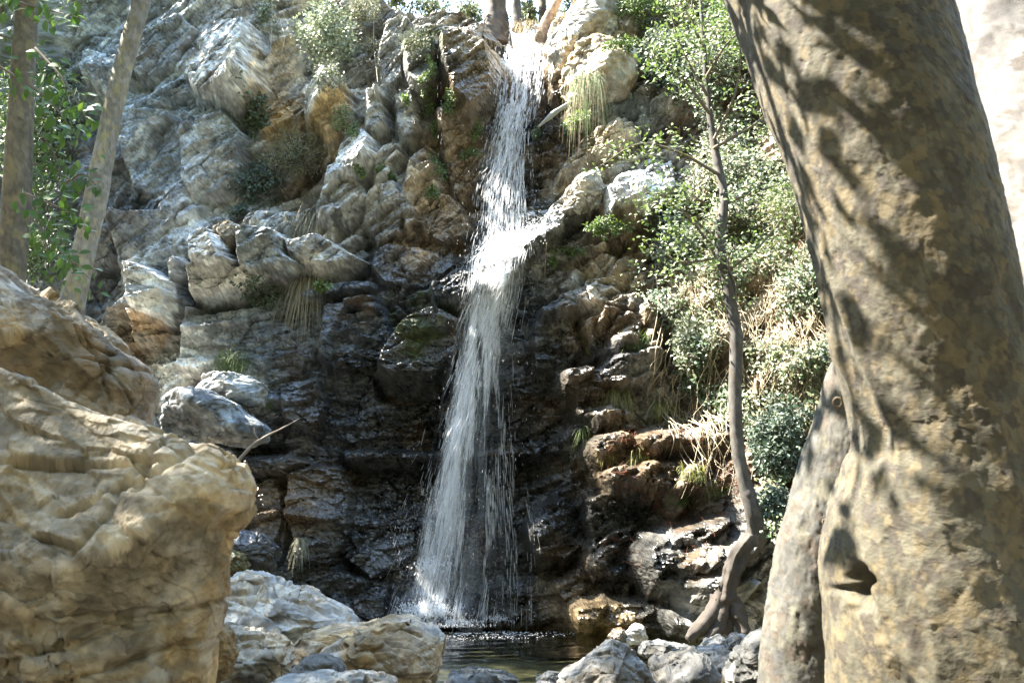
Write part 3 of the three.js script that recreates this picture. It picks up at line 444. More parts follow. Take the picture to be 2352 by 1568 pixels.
    const m = (0.72 + 0.56 * cl) * (0.72 + 0.56 * fc2) * (1 + 0.3 * n1) * (1 + 0.5 * n2) * (1 + 0.25 * n3) * tone; c = c.map(v => v * m);
    c = mixc(c, [0.08, 0.07, 0.05], lichen * sst(0.2, 0.42, fbm(X * 7, y * 7 + 40, z * 7, 4, 0.6)));
    c = mixc(c, [0.47, 0.45, 0.40], 0.35 * sst(0.15, 0.45, fbm(X * 5, y * 5 - 40, z * 5, 4, 0.6)) * (1 - wet));
    if (moss) c = mixc(c, [0.09, 0.10, 0.015], 0.8 * sst(0.5, 0.75, moss * (0.8 + fbm(X * 4, y * 4, z * 4, 4)) + 0.2 * n2));
    const wd = lerp(1, 0.34, clamp(wet * (1 + 0.5 * n1))); col.set(c.map(v => v * wd), 3 * i);
  }
  const g = new THREE.BufferGeometry(); g.setAttribute('position', new THREE.BufferAttribute(pos, 3)); g.setAttribute('color', new THREE.BufferAttribute(col, 3)); g.setAttribute('uv', new THREE.BufferAttribute(uv, 2)); g.setIndex(S.idx); g.computeVertexNormals();
  return g;
}
function rock(o) {
  const g = rockGeo(o); g.computeBoundingBox(); const b = g.boundingBox, base = V3((b.min.x + b.max.x) / 2, b.min.y, (b.min.z + b.max.z) / 2);
  const m = mesh(o.name || 'boulder', rebase(g, base), o.wet > 0.4 ? rockWet : rockDry); m.position.copy(base);
  return tag(m, o.label, o.cat || 'boulder', o.group);
}
// the two great boulders on the left
rock({ label: 'large tan boulder at left edge, behind and above the biggest foreground boulder', out: [[-120, 560], [0, 622], [60, 655], [105, 700], [180, 722], [222, 765], [262, 805], [312, 838], [333, 872], [330, 930], [318, 985], [200, 1050], [-120, 1050]], d: 5.4, thick: 0.75, n: 110, seed: 4, cuts: 9, cell: 0.4, tones: ['tan', 'brown', 'ochre'], pow: 2.25, ang: -0.45, amp: 0.95, lichen: 0.5, tone: 0.6 });
rock({ label: 'biggest tan boulder filling the lower left foreground with a crumbling lower edge', out: [[-160, 800], [0, 852], [100, 896], [200, 940], [300, 976], [400, 1010], [490, 1026], [545, 1062], [570, 1110], [566, 1165], [545, 1190], [522, 1215], [512, 1260], [506, 1300], [506, 1370], [492, 1430], [478, 1500], [480, 1850], [-160, 1850]], d: 3.7, thick: 0.5, n: 170, seed: 12, cuts: 6, cut: [0.78, 0.95], cell: 0.3, tones: ['tan', 'ochre', 'tan'], pow: 2.25, ang: -0.35, amp: 0.6, lichen: 0.55, tone: 0.66,
  shape: (x, y, z) => { // sloping smooth upper face, broken hollows below
    const low = sst(0.25, -0.15, y + 0.3 * x), f = sst(0.0, 0.3, z); return [0, 0, f * (-0.22 * sst(0.1, 0.9, y) + low * (0.13 * ridge(x * 3.2, y * 3.6, 3, 4) - 0.05))]; } });
// boulders by the pool, back to front
const by = [
  ['broad pale grey slab boulder beside the pool, left of the waterfall foot', [[496, 1350], [520, 1318], [560, 1308], [608, 1315], [625, 1340], [690, 1345], [715, 1372], [760, 1395], [800, 1408], [818, 1440], [760, 1470], [660, 1480], [560, 1490], [480, 1460]], 9.3, 0.75, 64, 21, ['pale', 'tan', 'grey'], 5],
  ['flat tan layered boulder left of the pool, in front of the pale slab', [[668, 1490], [690, 1462], [760, 1440], [840, 1430], [900, 1415], [945, 1412], [985, 1440], [1002, 1452], [1020, 1470], [1012, 1530], [985, 1590], [860, 1620], [720, 1600], [670, 1540]], 6.6, 0.5, 80, 22, ['tan', 'ochre', 'grey'], 7],
  ['smooth grey boulder wedged between biggest boulder and flat layered boulder', [[496, 1440], [560, 1448], [620, 1452], [655, 1480], [670, 1520], [650, 1565], [560, 1590], [500, 1540]], 5.9, 0.36, 56, 23, ['grey', 'tan'], 5],
  ['small rounded grey boulder below the flat layered boulder', [[672, 1535], [700, 1508], [740, 1500], [780, 1520], [800, 1560], [780, 1600], [700, 1610], [670, 1580]], 5.5, 0.2, 36, 24, ['grey', 'dark'], 3],
  ['low flat stone along the bottom edge left of centre', [[610, 1590], [650, 1556], [740, 1548], [860, 1550], [910, 1565], [920, 1640], [700, 1660], [610, 1640]], 4.6, 0.3, 48, 25, ['grey', 'tan', 'bluegrey'], 4],
  ['small yellowish tan stone low against the biggest boulder', [[470, 1440], [500, 1425], [530, 1450], [540, 1500], [520, 1560], [470, 1580], [455, 1500]], 4.4, 0.16, 36, 26, ['ochre', 'tan'], 4],
  ['steep sunlit pointed boulder at bottom centre right', [[1275, 1590], [1290, 1545], [1330, 1525], [1345, 1512], [1385, 1480], [1405, 1466], [1435, 1482], [1465, 1505], [1490, 1545], [1500, 1580], [1490, 1640], [1290, 1640]], 6.1, 0.42, 64, 27, ['tan', 'pale', 'grey'], 6],
  ['rough grey brown boulder right of the pointed sunlit boulder', [[1495, 1570], [1505, 1525], [1530, 1510], [1560, 1502], [1590, 1490], [1620, 1505], [1650, 1540], [1650, 1610], [1500, 1620]], 6.6, 0.35, 48, 28, ['grey', 'dark', 'tan'], 5],
  ['pale bluish flat stone lying on the right bank behind the rough boulder', [[1590, 1500], [1610, 1488], [1680, 1486], [1700, 1520], [1680, 1550], [1600, 1530]], 7.3, 0.25, 32, 29, ['bluegrey', 'pale'], 3],
  ['grey boulder leaning against the pale side stem of the plane tree', [[1676, 1560], [1690, 1510], [1720, 1470], [1755, 1450], [1790, 1480], [1790, 1600], [1690, 1600]], 5.2, 0.25, 48, 30, ['grey', 'bluegrey'], 5],
  ['pair shaped pale stone at bottom edge left of the pointed boulder', [[1015, 1575], [1035, 1548], [1070, 1538], [1110, 1541], [1150, 1546], [1190, 1556], [1195, 1580], [1140, 1600], [1015, 1610]], 7.4, 0.3, 44, 31, ['grey', 'bluegrey', 'pale'], 4],
  ['little pale stone at the left foot of the pointed boulder', [[1228, 1590], [1235, 1555], [1260, 1545], [1290, 1552], [1296, 1600], [1240, 1610]], 6.2, 0.12, 30, 32, ['pale', 'grey'], 3],
  ['grey block stone at far side of pool under the wet right bank', [[1470, 1500], [1480, 1475], [1520, 1470], [1560, 1478], [1600, 1490], [1590, 1515], [1500, 1520]], 9.2, 0.3, 36, 33, ['bluegrey', 'grey'], 4],
  ['white sunlit stone beside the grey boulder near the side stem', [[1668, 1500], [1672, 1470], [1690, 1455], [1730, 1462], [1745, 1480], [1735, 1510], [1680, 1515]], 7.2, 0.2, 32, 34, ['pale', 'grey'], 4],
  ['flat pale stone on the gravel below the slim tree roots', [[1610, 1490], [1625, 1470], [1655, 1460], [1670, 1478], [1660, 1495]], 8.6, 0.2, 30, 35, ['pale', 'bluegrey'], 3],
  ['small upright tan stone standing on far pool shore', [[1430, 1470], [1440, 1445], [1460, 1432], [1480, 1440], [1488, 1465], [1470, 1480], [1440, 1482]], 10.8, 0.15, 28, 36, ['tan', 'grey'], 3],
  ['small wet brown stone in the pool by the upright tan stone', [[1400, 1462], [1410, 1445], [1428, 1442], [1442, 1458], [1436, 1475], [1408, 1476]], 10.8, 0.14, 24, 37, ['brown', 'dark'], 2, 0.9],
  ['dark wet square boulder on the ledge left of the waterfall, in shade', [[372, 985], [380, 925], [420, 900], [470, 898], [520, 915], [555, 930], [575, 955], [612, 985], [610, 1010], [560, 1022], [450, 1008], [390, 1005]], 13.2, 0.65, 64, 38, ['slate', 'bluegrey', 'grey'], 5, 0.3],
  ['light grey block behind the dark wet square boulder', [[445, 900], [470, 868], [510, 855], [560, 862], [610, 880], [600, 930], [540, 940], [460, 930]], 13.7, 0.5, 48, 39, ['grey', 'bluegrey'], 4],
  ['mossy yellow brown round boulder between biggest boulder and wet wall', [[505, 1320], [508, 1280], [530, 1262], [555, 1275], [568, 1305], [545, 1325], [515, 1335]], 10.6, 0.25, 36, 40, ['ochre', 'brown'], 3, 0.6, 0.6],
  ['dark wet boulder with blue sheen behind the biggest boulder', [[520, 1270], [525, 1240], [560, 1215], [600, 1225], [640, 1260], [630, 1310], [570, 1325], [530, 1310]], 12.2, 0.4, 48, 41, ['slate', 'dark'], 5, 0.8],
  ['big tan sunlit boulder at cliff top right of the waterfall lip', [[1258, 150], [1262, 100], [1285, 70], [1310, 30], [1345, 5], [1390, -15], [1420, 20], [1410, 80], [1370, 110], [1320, 130], [1290, 190], [1262, 200]], 15.0, 0.6, 70, 42, ['tan', 'pale', 'ochre'], 6],
  ['olive brown shaded boulder face just below the sunlit cliff top boulder', [[1290, 210], [1300, 150], [1330, 110], [1370, 84], [1400, 92], [1460, 130], [1462, 190], [1430, 240], [1370, 240], [1310, 250]], 14.6, 0.6, 64, 43, ['ochre', 'grey', 'brown'], 5],
  ['sunlit white wedge boulder on the ridge right of the waterfall', [[1290, 480], [1300, 440], [1335, 405], [1372, 398], [1392, 440], [1380, 470], [1330, 500]], 13.7, 0.35, 48, 44, ['pale', 'tan'], 4],
];
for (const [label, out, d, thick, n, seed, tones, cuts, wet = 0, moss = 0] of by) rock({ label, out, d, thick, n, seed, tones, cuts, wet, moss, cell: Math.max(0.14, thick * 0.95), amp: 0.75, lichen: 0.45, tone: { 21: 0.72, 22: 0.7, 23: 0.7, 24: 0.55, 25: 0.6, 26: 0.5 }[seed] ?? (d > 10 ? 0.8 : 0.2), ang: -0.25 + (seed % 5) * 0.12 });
// wet cobbles in the splash at the foot of the fall
{ const spots = [[912, 1408, 16], [945, 1392, 20], [990, 1402, 18], [1028, 1395, 22], [1055, 1412, 18], [1080, 1436, 30], [965, 1422, 14], [1010, 1425, 14]];
  spots.forEach(([vx, vy, r], i) => rock({ name: 'cobble', cat: 'stone', group: 'black cobbles in the splash', label: ['leftmost black cobble in the splash at the waterfall foot', 'second black cobble from the left in the waterfall splash', 'black cobble in the middle of the waterfall splash', 'tallest upright black cobble at the foot of the fall', 'black cobble at the right end of the splash row', 'low flat black cobble right of the splash, in the pool', 'small black cobble in front of the splash, left of its middle', 'small black cobble in front of the splash, right of its middle'][i], out: [[vx - r, vy + r], [vx - r, vy - r * 0.3], [vx - r * 0.3, vy - r * (i === 5 ? 0.4 : 1)], [vx + r * 0.6, vy - r * 0.7], [vx + r, vy + 0.1 * r], [vx + r * 0.9, vy + r]], d: 13.2 - (i > 5 ? 0.15 : 0), thick: 0.12, n: 20, seed: 60 + i, tones: ['dark', 'slate'], cuts: 2, wet: 0.9, cell: 0.1 }));
}
// shore stones, small, each on the ground
{ const r = rng(77), toneName = ['grey', 'pale', 'tan', 'bluish grey', 'dark grey'];
  const g0 = [0, 1, 2, 3, 4].map(k => { const g = rockGeo({ out: [[1100, 800], [1120, 730], [1170, 700], [1240, 730], [1260, 790], [1200, 830]], d: 4, thick: 0.1, n: 14, seed: 90 + k, tones: [['grey', 'tan'], ['pale', 'bluegrey'], ['tan', 'ochre'], ['bluegrey', 'grey'], ['grey', 'dark']][k], cuts: 3, cell: 0.1, tone: 0.35 }); g.computeBoundingBox(); const c = g.boundingBox.getCenter(V3()); g.translate(-c.x, -c.y, -c.z); return g; });
  const marks = [['the pointed sunlit boulder', 0.7, 6.1], ['the flat layered boulder', -1.0, 6.6], ['the broad pale slab boulder', -1.9, 9.3], ['the rough grey brown boulder', 1.2, 6.6], ['the grey boulder by the side stem', 1.35, 5.2], ['the slim tree roots', 2.3, 11.0], ['the pair shaped pale stone', -0.2, 7.4], ['the upright tan stone', 1.3, 10.8]], count = {};
  const ord = ['closest', 'second closest', 'third closest', 'fourth closest', 'fifth closest', 'sixth closest', 'seventh closest', 'eighth closest', 'ninth closest', 'tenth closest', 'eleventh closest', 'twelfth closest', 'thirteenth closest', 'fourteenth closest', 'fifteenth closest', 'sixteenth closest', 'seventeenth closest', 'eighteenth closest'];
  const list = [];
  for (let i = 0; i < 150; i++) {
    const x = lerp(-2.2, 3.6, r()), d = lerp(5.0, 11.5, Math.pow(r(), 0.8)), s = 0.3 + 0.75 * r() * r(), k = (r() * 5) | 0, rot = [r() * 6, r() * 6, r() * 6], sx = 0.8 + 0.5 * r(), keep = r(); if (poolMask(x, d) > 0.6 && keep > 0.1) continue;
    const u = x / d * F + 1176; if (u < 480 || u > 1800) continue;
    let best = null, bd = 9; for (const m of marks) { const q = Math.hypot(x - m[1], d - m[2]); if (q < bd) { bd = q; best = m[0]; } } list.push({ x, d, s, k, rot, sx, best, bd });
  }
  list.sort((a, b) => a.bd - b.bd);
  for (const q of list) {
    const key = toneName[q.k] + q.best, n = count[key] = (count[key] ?? -1) + 1; if (n >= ord.length) continue;
    const m = mesh('shore_stone', g0[q.k], rockDry); m.position.set(q.x, groundY(q.x, q.d) + 0.03 * q.s, -q.d); m.rotation.set(...q.rot); m.scale.set(q.s * q.sx, q.s * 0.75, q.s);
    tag(m, 'small loose ' + toneName[q.k] + ' stone, ' + ord[n] + ' to ' + q.best, 'stone', 'loose shore stones');
  }
}
// gravel between the stones, and a few fallen leaves
{ const r = rng(78), n = 5200, g = new THREE.IcosahedronGeometry(0.5, 1), p = g.attributes.position; for (let i = 0; i < p.count; i++) { const x = p.getX(i), y = p.getY(i), z = p.getZ(i), k = 0.75 + 0.5 * h3(Math.round(x * 99), Math.round(y * 99), Math.round(z * 99)); p.setXYZ(i, x * k, y * k * 0.65, z * k); } g.computeVertexNormals();
  const m = new THREE.InstancedMesh(g, new THREE.MeshStandardMaterial({ color: 0xffffff, roughness: 0.9 }), n), M = new THREE.Matrix4(), q = new THREE.Quaternion(), c = new THREE.Color(), e = new THREE.Euler();
  for (let i = 0; i < n; i++) { let x, d; do { x = lerp(-3.2, 4.5, r()); d = lerp(4.6, 12.5, r()); } while (poolMask(x, d) > 0.85); const s = 0.02 + 0.06 * r() * r(); q.setFromEuler(e.set(r() * 0.6, r() * 6, r() * 0.6)); M.compose(V3(x, groundY(x, d) + 0.004, -d), q, V3(s, s, s * (0.7 + 0.6 * r()))); m.setMatrixAt(i, M); const t = 0.35 + 0.6 * r(); c.setRGB(...mixc([0.3, 0.28, 0.24], [0.22, 0.17, 0.1], r()).map(v => v * t)); m.setColorAt(i, c); }
  m.name = 'gravel'; m.castShadow = m.receiveShadow = true; tag(m, 'grey and brown gravel covering the pool shore', 'gravel', null, 'stuff'); scene.add(m);
}
// ---------------------------------------------------------------- trees
// a tube along a curve; rad(t) metres; disp(t, angle, p) metres outwards; color(p, t, angle)
function tube(pts, rads, around, along, { disp, color, cap = true, squash } = {}) {
  const c = new THREE.CatmullRomCurve3(pts, false, 'centripetal'), pos = [], col = [], uv = [], idx = [], L = c.getLength();
  let nrm = null; const prevT = V3();
  for (let j = 0; j <= along; j++) {
    const t = j / along, p = c.getPoint(t), T = c.getTangent(t);
    if (!nrm) nrm = V3(0, 0, -1).addScaledVector(T, T.z).normalize(); else nrm.addScaledVector(T, -nrm.dot(T)).normalize();
    const bin = V3().crossVectors(T, nrm), f = t * (rads.length - 1), k = Math.min(f | 0, rads.length - 2), r0 = lerp(rads[k], rads[k + 1], sst(0, 1, f - k) * 0.5 + (f - k) * 0.5);
    for (let i = 0; i < around; i++) {
      const a = i / around * 2 * Math.PI, dir = V3().addScaledVector(nrm, Math.cos(a)).addScaledVector(bin, Math.sin(a));
      const q = p.clone().addScaledVector(dir, r0); const r = r0 + (disp ? disp(t, a, q, r0) : 0); q.copy(p).addScaledVector(dir, Math.max(r, 0.002));
      pos.push(q.x, q.y, q.z); uv.push(i / around * 2 * Math.PI * r0, t * L); if (color) col.push(...color(q, t, a));
      if (j < along) { const o = j * around + i, n = j * around + (i + 1) % around; idx.push(o, n, o + around, n, n + around, o + around); }
    }
  }
  if (cap) for (const [j, flip] of [[0, 1], [along, 0]]) { const p = c.getPoint(j / along), o = pos.length / 3; pos.push(p.x, p.y, p.z); uv.push(0, 0); if (color) col.push(...color(p, j / along, 0)); for (let i = 0; i < around; i++) { const a = j * around + i, b = j * around + (i + 1) % around; flip ? idx.push(o, b, a) : idx.push(o, a, b); } }
  const g = new THREE.BufferGeometry(); g.setAttribute('position', new THREE.Float32BufferAttribute(pos, 3)); g.setAttribute('uv', new THREE.Float32BufferAttribute(uv, 2)); if (color) g.setAttribute('color', new THREE.Float32BufferAttribute(col, 3)); g.setIndex(idx); g.computeVertexNormals(); return g;
}
const bark = sharp(new THREE.MeshStandardMaterial({ color: 0xffffff, vertexColors: true, roughness: 0.85, bumpScale: 0.003 }), grit, 3);
const twigMat = new THREE.MeshStandardMaterial({ color: new THREE.Color().setRGB(0.11, 0.09, 0.065), roughness: 0.9 });
const paleTwig = new THREE.MeshStandardMaterial({ color: new THREE.Color().setRGB(0.34, 0.29, 0.2), roughness: 0.9 });
// flaking plane-tree bark
function planeBark(scale, pal) { return (p) => {
  const x = p.x * scale + 0.25 * fbm(p.x * scale * 2, p.y * scale * 2, p.z * scale * 2, 2), y = p.y * scale * 0.75 + 0.25 * fbm(p.x * scale * 2 + 9, p.y * scale * 2, p.z * scale * 2, 2), z = p.z * scale;
  wor3(x, y, z, 5); const a = h3(W.i, W.j, W.k), e = sst(0.02, 0.1, W.f2 - W.f1); wor3(x * 2.3 + 4, y * 2.3, z * 2.3, 8); const b = h3(W.i, W.j, W.k);
  let c = a < 0.36 ? pal[0] : a < 0.62 ? pal[1] : a < 0.84 ? pal[2] : pal[3]; if (b > 0.74) c = mixc(c, pal[b > 0.87 ? 1 : 3], 0.7);
  const n = fbm(p.x * 30, p.y * 22, p.z * 30, 3), m = fbm(p.x * 3, p.y * 2, p.z * 3 + 9, 3);
  return c.map(v => v * (0.72 + 0.28 * e) * (1 + 0.4 * n) * (1 + 0.4 * m)); }; }
function flakes(scale, amp) { return (p) => { const x = p.x * scale + 0.25 * fbm(p.x * scale * 2, p.y * scale * 2, p.z * scale * 2, 2), y = p.y * scale * 0.75 + 0.25 * fbm(p.x * scale * 2 + 9, p.y * scale * 2, p.z * scale * 2, 2), z = p.z * scale; const f = facet3(x, y, z, 5, 0.7); return amp * (f + 0.6 * facet3(x * 2.3 + 4, y * 2.3, z * 2.3, 8, 0.7) + 0.25 * fbm(p.x * 40, p.y * 40, p.z * 40, 2)); }; }
const rowsTube = (rows) => { const pts = [], rads = []; for (const [vy, l, r, d] of rows) { pts.push(P((l + r) / 2, vy, d)); rads.push((r - l) / 2 * Pm(0, vy, d)); } return [pts, rads]; };
const PLANE = [[0.041, 0.037, 0.022], [0.068, 0.054, 0.027], [0.058, 0.053, 0.034], [0.028, 0.0225, 0.014]];
const PALE = [[0.05, 0.049, 0.041], [0.066, 0.063, 0.045], [0.038, 0.038, 0.034], [0.05, 0.04, 0.028]];
const LIGHT = [[0.075, 0.07, 0.061], [0.1, 0.094, 0.082], [0.048, 0.043, 0.037], [0.042, 0.033, 0.024]];

// leaves
function leafGeo(len, wid, fold = 0.25, droop = 0.15) {
  const g = new THREE.BufferGeometry(), p = [], uv = [];
  const prof = [[0, 0.06], [0.28, 0.42], [0.55, 0.5], [0.8, 0.3], [1, 0]];
  for (const [t, w] of prof) for (const s of [-1, 0, 1]) { p.push(s * w * wid, -droop * len * t * t + Math.abs(s) * w * wid * fold, t * len); uv.push(0.5 + s * w, t); }
  const idx = []; for (let k = 0; k < 4; k++) for (let s = 0; s < 2; s++) { const o = k * 3 + s; idx.push(o, o + 3, o + 1, o + 1, o + 3, o + 4); }
  g.setAttribute('position', new THREE.Float32BufferAttribute(p, 3)); g.setAttribute('uv', new THREE.Float32BufferAttribute(uv, 2)); g.setIndex(idx); g.computeVertexNormals(); return g;
}
function smallLeaf(len, wid) { const g = new THREE.BufferGeometry(); g.setAttribute('position', new THREE.Float32BufferAttribute([0, 0, 0, -wid / 2, wid * 0.15, len * 0.45, wid / 2, wid * 0.15, len * 0.45, 0, -len * 0.08, len, 0, 0, len * 0.5], 3)); g.setIndex([0, 1, 4, 0, 4, 2, 1, 3, 4, 4, 3, 2]); g.computeVertexNormals(); return g; }
const leafMat = (r, g, b, tr = 0.4, coat = 0.5) => new THREE.MeshPhysicalMaterial({ color: new THREE.Color().setRGB(r, g, b), roughness: 0.92, transmission: tr, thickness: 0, clearcoat: coat, clearcoatRoughness: 0.38, side: THREE.DoubleSide });
const ivyMat = leafMat(1, 1, 1, 0.3, 0.6), greenMat = leafMat(1, 1, 1, 0.45, 0.4);
const leafS = smallLeaf(1, 0.62), leafN = smallLeaf(1, 0.34);
const UPV = V3(0, 1, 0);
function scatter(name, geo, mat, list, parent, kind = 'stuff') {   // list: [position, direction, roll, size, colour]
  const m = new THREE.InstancedMesh(geo, mat, list.length), q = new THREE.Quaternion(), q2 = new THREE.Quaternion(), M = new THREE.Matrix4(), c = new THREE.Color(), Z = V3(0, 0, 1);
  list.forEach(([p, d, roll, s, k], i) => { const fa = h3(i, 7, list.length), u = V3(1.6 * (h3(i, 3, 5) - 0.5), 0.55, 0.25 + 0.9 * fa); u.addScaledVector(d, -u.dot(d)); if (u.lengthSq() < 1e-4) u.set(1, 0, 0); u.normalize(); const x = V3().crossVectors(u, d).normalize(); M.makeBasis(x, u, d); q.setFromRotationMatrix(M); q2.setFromAxisAngle(Z, roll); q.multiply(q2); M.compose(p, q, V3(s, s, s)); m.setMatrixAt(i, M); m.setColorAt(i, c.setRGB(k[0], k[1], k[2])); });
  m.name = parent === scene ? numbered(name) : name; m.castShadow = m.receiveShadow = true; parent.add(m); m.userData = { kind }; return m;
}
const rdir = (r) => { const z = 2 * r() - 1, a = r() * 6.283, s = Math.sqrt(1 - z * z); return V3(Math.cos(a) * s, z, Math.sin(a) * s); };
const tint = (r, a, b, v = 0.35) => { const c = mixc(a, b, r()), m = 1 + v * (r() * 2 - 1); return c.map(x => x * m); };
// a crown: clumps of leaves around limb ends, relative to origin o
function crownLeaves(r, o, C, rad, clumps, per, size, ca, cb, hollow = 0.45) {
  const list = [];
  for (let k = 0; k < clumps; k++) {
    const d = rdir(r), R = Math.pow(lerp(hollow, 1, r()), 0.8), c = V3(C.x + d.x * R * rad.x, C.y + d.y * R * rad.y, C.z + d.z * R * rad.z), cr = (0.12 + 0.16 * r()) * (rad.x + rad.y + rad.z) / 3;
    for (let i = 0; i < per; i++) { const e = rdir(r), q = Math.cbrt(r()) * cr, p = c.clone().addScaledVector(e, q); p.y -= 0.25 * q; const l = e.clone().multiplyScalar(0.6).add(V3(r() - 0.5, -0.25 + 0.5 * (r() - 0.5), r() - 0.5)).normalize(); list.push([p.sub(o), l, (r() - 0.5) * 1.6, size * (0.6 + 0.7 * r()), tint(r, ca, cb)]); }
  }
  return list;
}
function limbs(r, parent, o, from, C, rad, n, r0, mat) {
  const gs = []; for (let k = 0; k < n; k++) { const d = rdir(r), e = V3(C.x + d.x * rad.x * 0.8, C.y + d.y * rad.y * 0.8, C.z + d.z * rad.z * 0.8), m = from.clone().lerp(e, 0.5).add(V3((r() - 0.5) * 0.5, 0.3 * r(), (r() - 0.5) * 0.5)); gs.push(tube([from.clone().sub(o), m.sub(o), e.sub(o)], [r0 * (0.6 + 0.4 * r()), r0 * 0.4, r0 * 0.1], 6, 10)); }
  mesh('limb', mergeGeometries(gs), mat, parent);
}

// the great leaning plane tree on the right, with its side stem and burl
{
  const o = P(2150, 1640, 3.9), t = thing('plane_tree', 'huge leaning plane tree with mottled flaking bark filling the right foreground', 'tree', null, o);
  const [pts, rads] = rowsTube([[1760, 1880, 2660, 3.95], [1568, 1900, 2590, 3.9], [1430, 1897, 2530, 3.87], [1300, 1894, 2475, 3.85], [1200, 1918, 2440, 3.83], [1120, 1946, 2420, 3.81], [1050, 1972, 2405, 3.8], [980, 1976, 2390, 3.8], [900, 1962, 2370, 3.8], [750, 1918, 2350, 3.8], [620, 1890, 2330, 3.8], [480, 1852, 2298, 3.82], [330, 1800, 2262, 3.85], [200, 1746, 2228, 3.9], [60, 1698, 2185, 3.95], [-150, 1620, 2120, 4.05], [-500, 1480, 2020, 4.2], [-1000, 1350, 1860, 4.5]]);
  const fl = flakes(21, 0.0036), lean = 0.95, HOL = P(1962, 1345, 3.72);
  const g = tube(pts.map(p => p.sub(o)), rads.map(r => r * lean), 340, 640, { color: (() => { const f = planeBark(21, PLANE), q = V3(); return (p) => f(q.copy(p).add(o)); })(), disp: (tt, a, p, r0) => { const q = p.clone().add(o); const foot = sst(1.4, 0.3, q.y) * sst(-3.95, -3.7, q.z), hx = q.x - HOL.x + 0.022 * fbm(q.x * 22, q.y * 22, 3, 3), hy = q.y - HOL.y + 0.03 * fbm(q.x * 22 + 5, q.y * 22, 3, 3), hol = Math.exp(-Math.pow(hx * hx / 0.0006 + hy * hy / 0.0038, 1.3)) * sst(-3.95, -3.75, q.z); return fl(q) - 0.09 * hol + foot * (0.03 * ridge(q.x * 6 + 1.2 * q.y, q.y * 1.6, 6, 2) + 0.012 * fbm(q.x * 11, q.y * 9, q.z * 11, 3)) + 0.02 * fbm(q.x * 3, q.y * 1.3, q.z * 3, 3) + 0.04 * ridge(a * 1.5 + q.y * 1.1, q.y * 0.25, 2, 2) * sst(3.2, 1.4, q.y) + 0.005 * fbm(q.x * 14, q.y * 9, q.z * 14, 2); } });
  mesh('trunk', g, bark, t);
  const [p2, r2] = rowsTube([[1760, 1715, 1990, 4.6], [1568, 1738, 1960, 4.6], [1480, 1746, 1965, 4.6], [1400, 1757, 1975, 4.6], [1300, 1776, 1995, 4.6], [1200, 1803, 2020, 4.58], [1100, 1830, 2045, 4.55], [1000, 1862, 2070, 4.5], [900, 1894, 2085, 4.45], [820, 1930, 2100, 4.4], [700, 1985, 2110, 4.3], [600, 2030, 2130, 4.1]]);
  const knotMat = new THREE.MeshStandardMaterial({ color: new THREE.Color().setRGB(0.11, 0.085, 0.055), roughness: 0.9 }); const f2 = flakes(17, 0.005), s = mesh('side_stem', tube(p2.map(p => p.sub(o)), r2.map(r => r * 0.97), 180, 260, { color: (() => { const f = planeBark(20, PALE), q = V3(); return (p) => f(q.copy(p).add(o)); })(), disp: (tt, a, p) => { const q = p.clone().add(o); return f2(q) + 0.018 * fbm(q.x * 5, q.y * 4, q.z * 5, 3); } }), bark, t);
  tag(s, 'pale grey side stem with small knots', null);
  for (const [vx, vy, rr] of [[1925, 925, 0.017], [1895, 1198, 0.008]]) { const p = P(vx, vy, 4.25).sub(o), k = new THREE.TorusGeometry(rr, rr * 0.42, 10, 20); k.scale(1, 1.15, 1); k.rotateY(-0.3); k.translate(p.x, p.y, p.z); mesh('knot', k, knotMat, s); }
  // marks cut into the bark
  const cutMat = new THREE.MeshStandardMaterial({ color: new THREE.Color().setRGB(0.02, 0.016, 0.012), roughness: 1 });
  const ray = (vx, vy) => { let best = null; const pa = g.attributes.position, q = V3(); let bd = 1e9; const want = P(vx, vy, 3.5).sub(o); for (let i = 0; i < pa.count; i++) { q.fromBufferAttribute(pa, i); if (q.z + o.z < -3.75) continue; const dd = (q.x - want.x) ** 2 + (q.y - want.y) ** 2; if (dd < bd) { bd = dd; best = q.clone(); } } return best; };
  for (const strokes of [[[2275, 1418, 2300, 1418], [2287, 1405, 2287, 1432]], [[2318, 1412, 2344, 1408], [2320, 1434, 2344, 1432]], [[2325, 1466, 2342, 1464], [2342, 1464, 2340, 1478], [2340, 1478, 2326, 1482]]]) {
    const gs = strokes.map(([a, b, c, d]) => { const p = ray(a, b), q = ray(c, d); return tube([p, p.clone().lerp(q, 0.5), q], [0.003, 0.0045, 0.003], 6, 4); });
    for (const k of gs) mesh('carved_stroke', k, cutMat, t);
  }
  // its crown, high above
  const r = rng(5), C = V3(0.4, 7.3, -0.6), rad = V3(3.4, 1.2, 3.8);
  limbs(r, t, o, P(1600, -1000, 4.5), C, rad, 9, 0.1, twigMat);
  { const bp = [V3(0.75, 4.6, -4.05), V3(0.1, 5.0, -4.1), V3(-0.7, 5.0, -4.2), V3(-1.6, 4.7, -4.3)].map(p => p.sub(o)), c = new THREE.CatmullRomCurve3(bp), L = []; mesh('low_branch', tube(bp, [0.05, 0.035, 0.02, 0.008], 8, 30), twigMat, t); for (let i = 0; i < 520; i++) { const cl = 0.15 + 0.85 * (Math.floor(r() * 14) + 0.3 * r()) / 14, p = c.getPoint(cl).add(V3((r() - 0.5) * 0.6, (r() - 0.5) * 1.2, (r() - 0.65) * 1.3)); if (p.y + o.y < 1.45 - (p.z + o.z) * 0.6) continue; L.push([p, rdir(r), r() * 3, 0.15 * (0.6 + 0.6 * r()), tint(r, [0.06, 0.12, 0.015], [0.11, 0.17, 0.03])]); } scatter('branch_leaves', leafS, greenMat, L, t); }
  scatter('crown', leafS, greenMat, crownLeaves(r, o, C, rad, 330, 60, 0.15, [0.06, 0.12, 0.015], [0.11, 0.17, 0.03]), t);
}
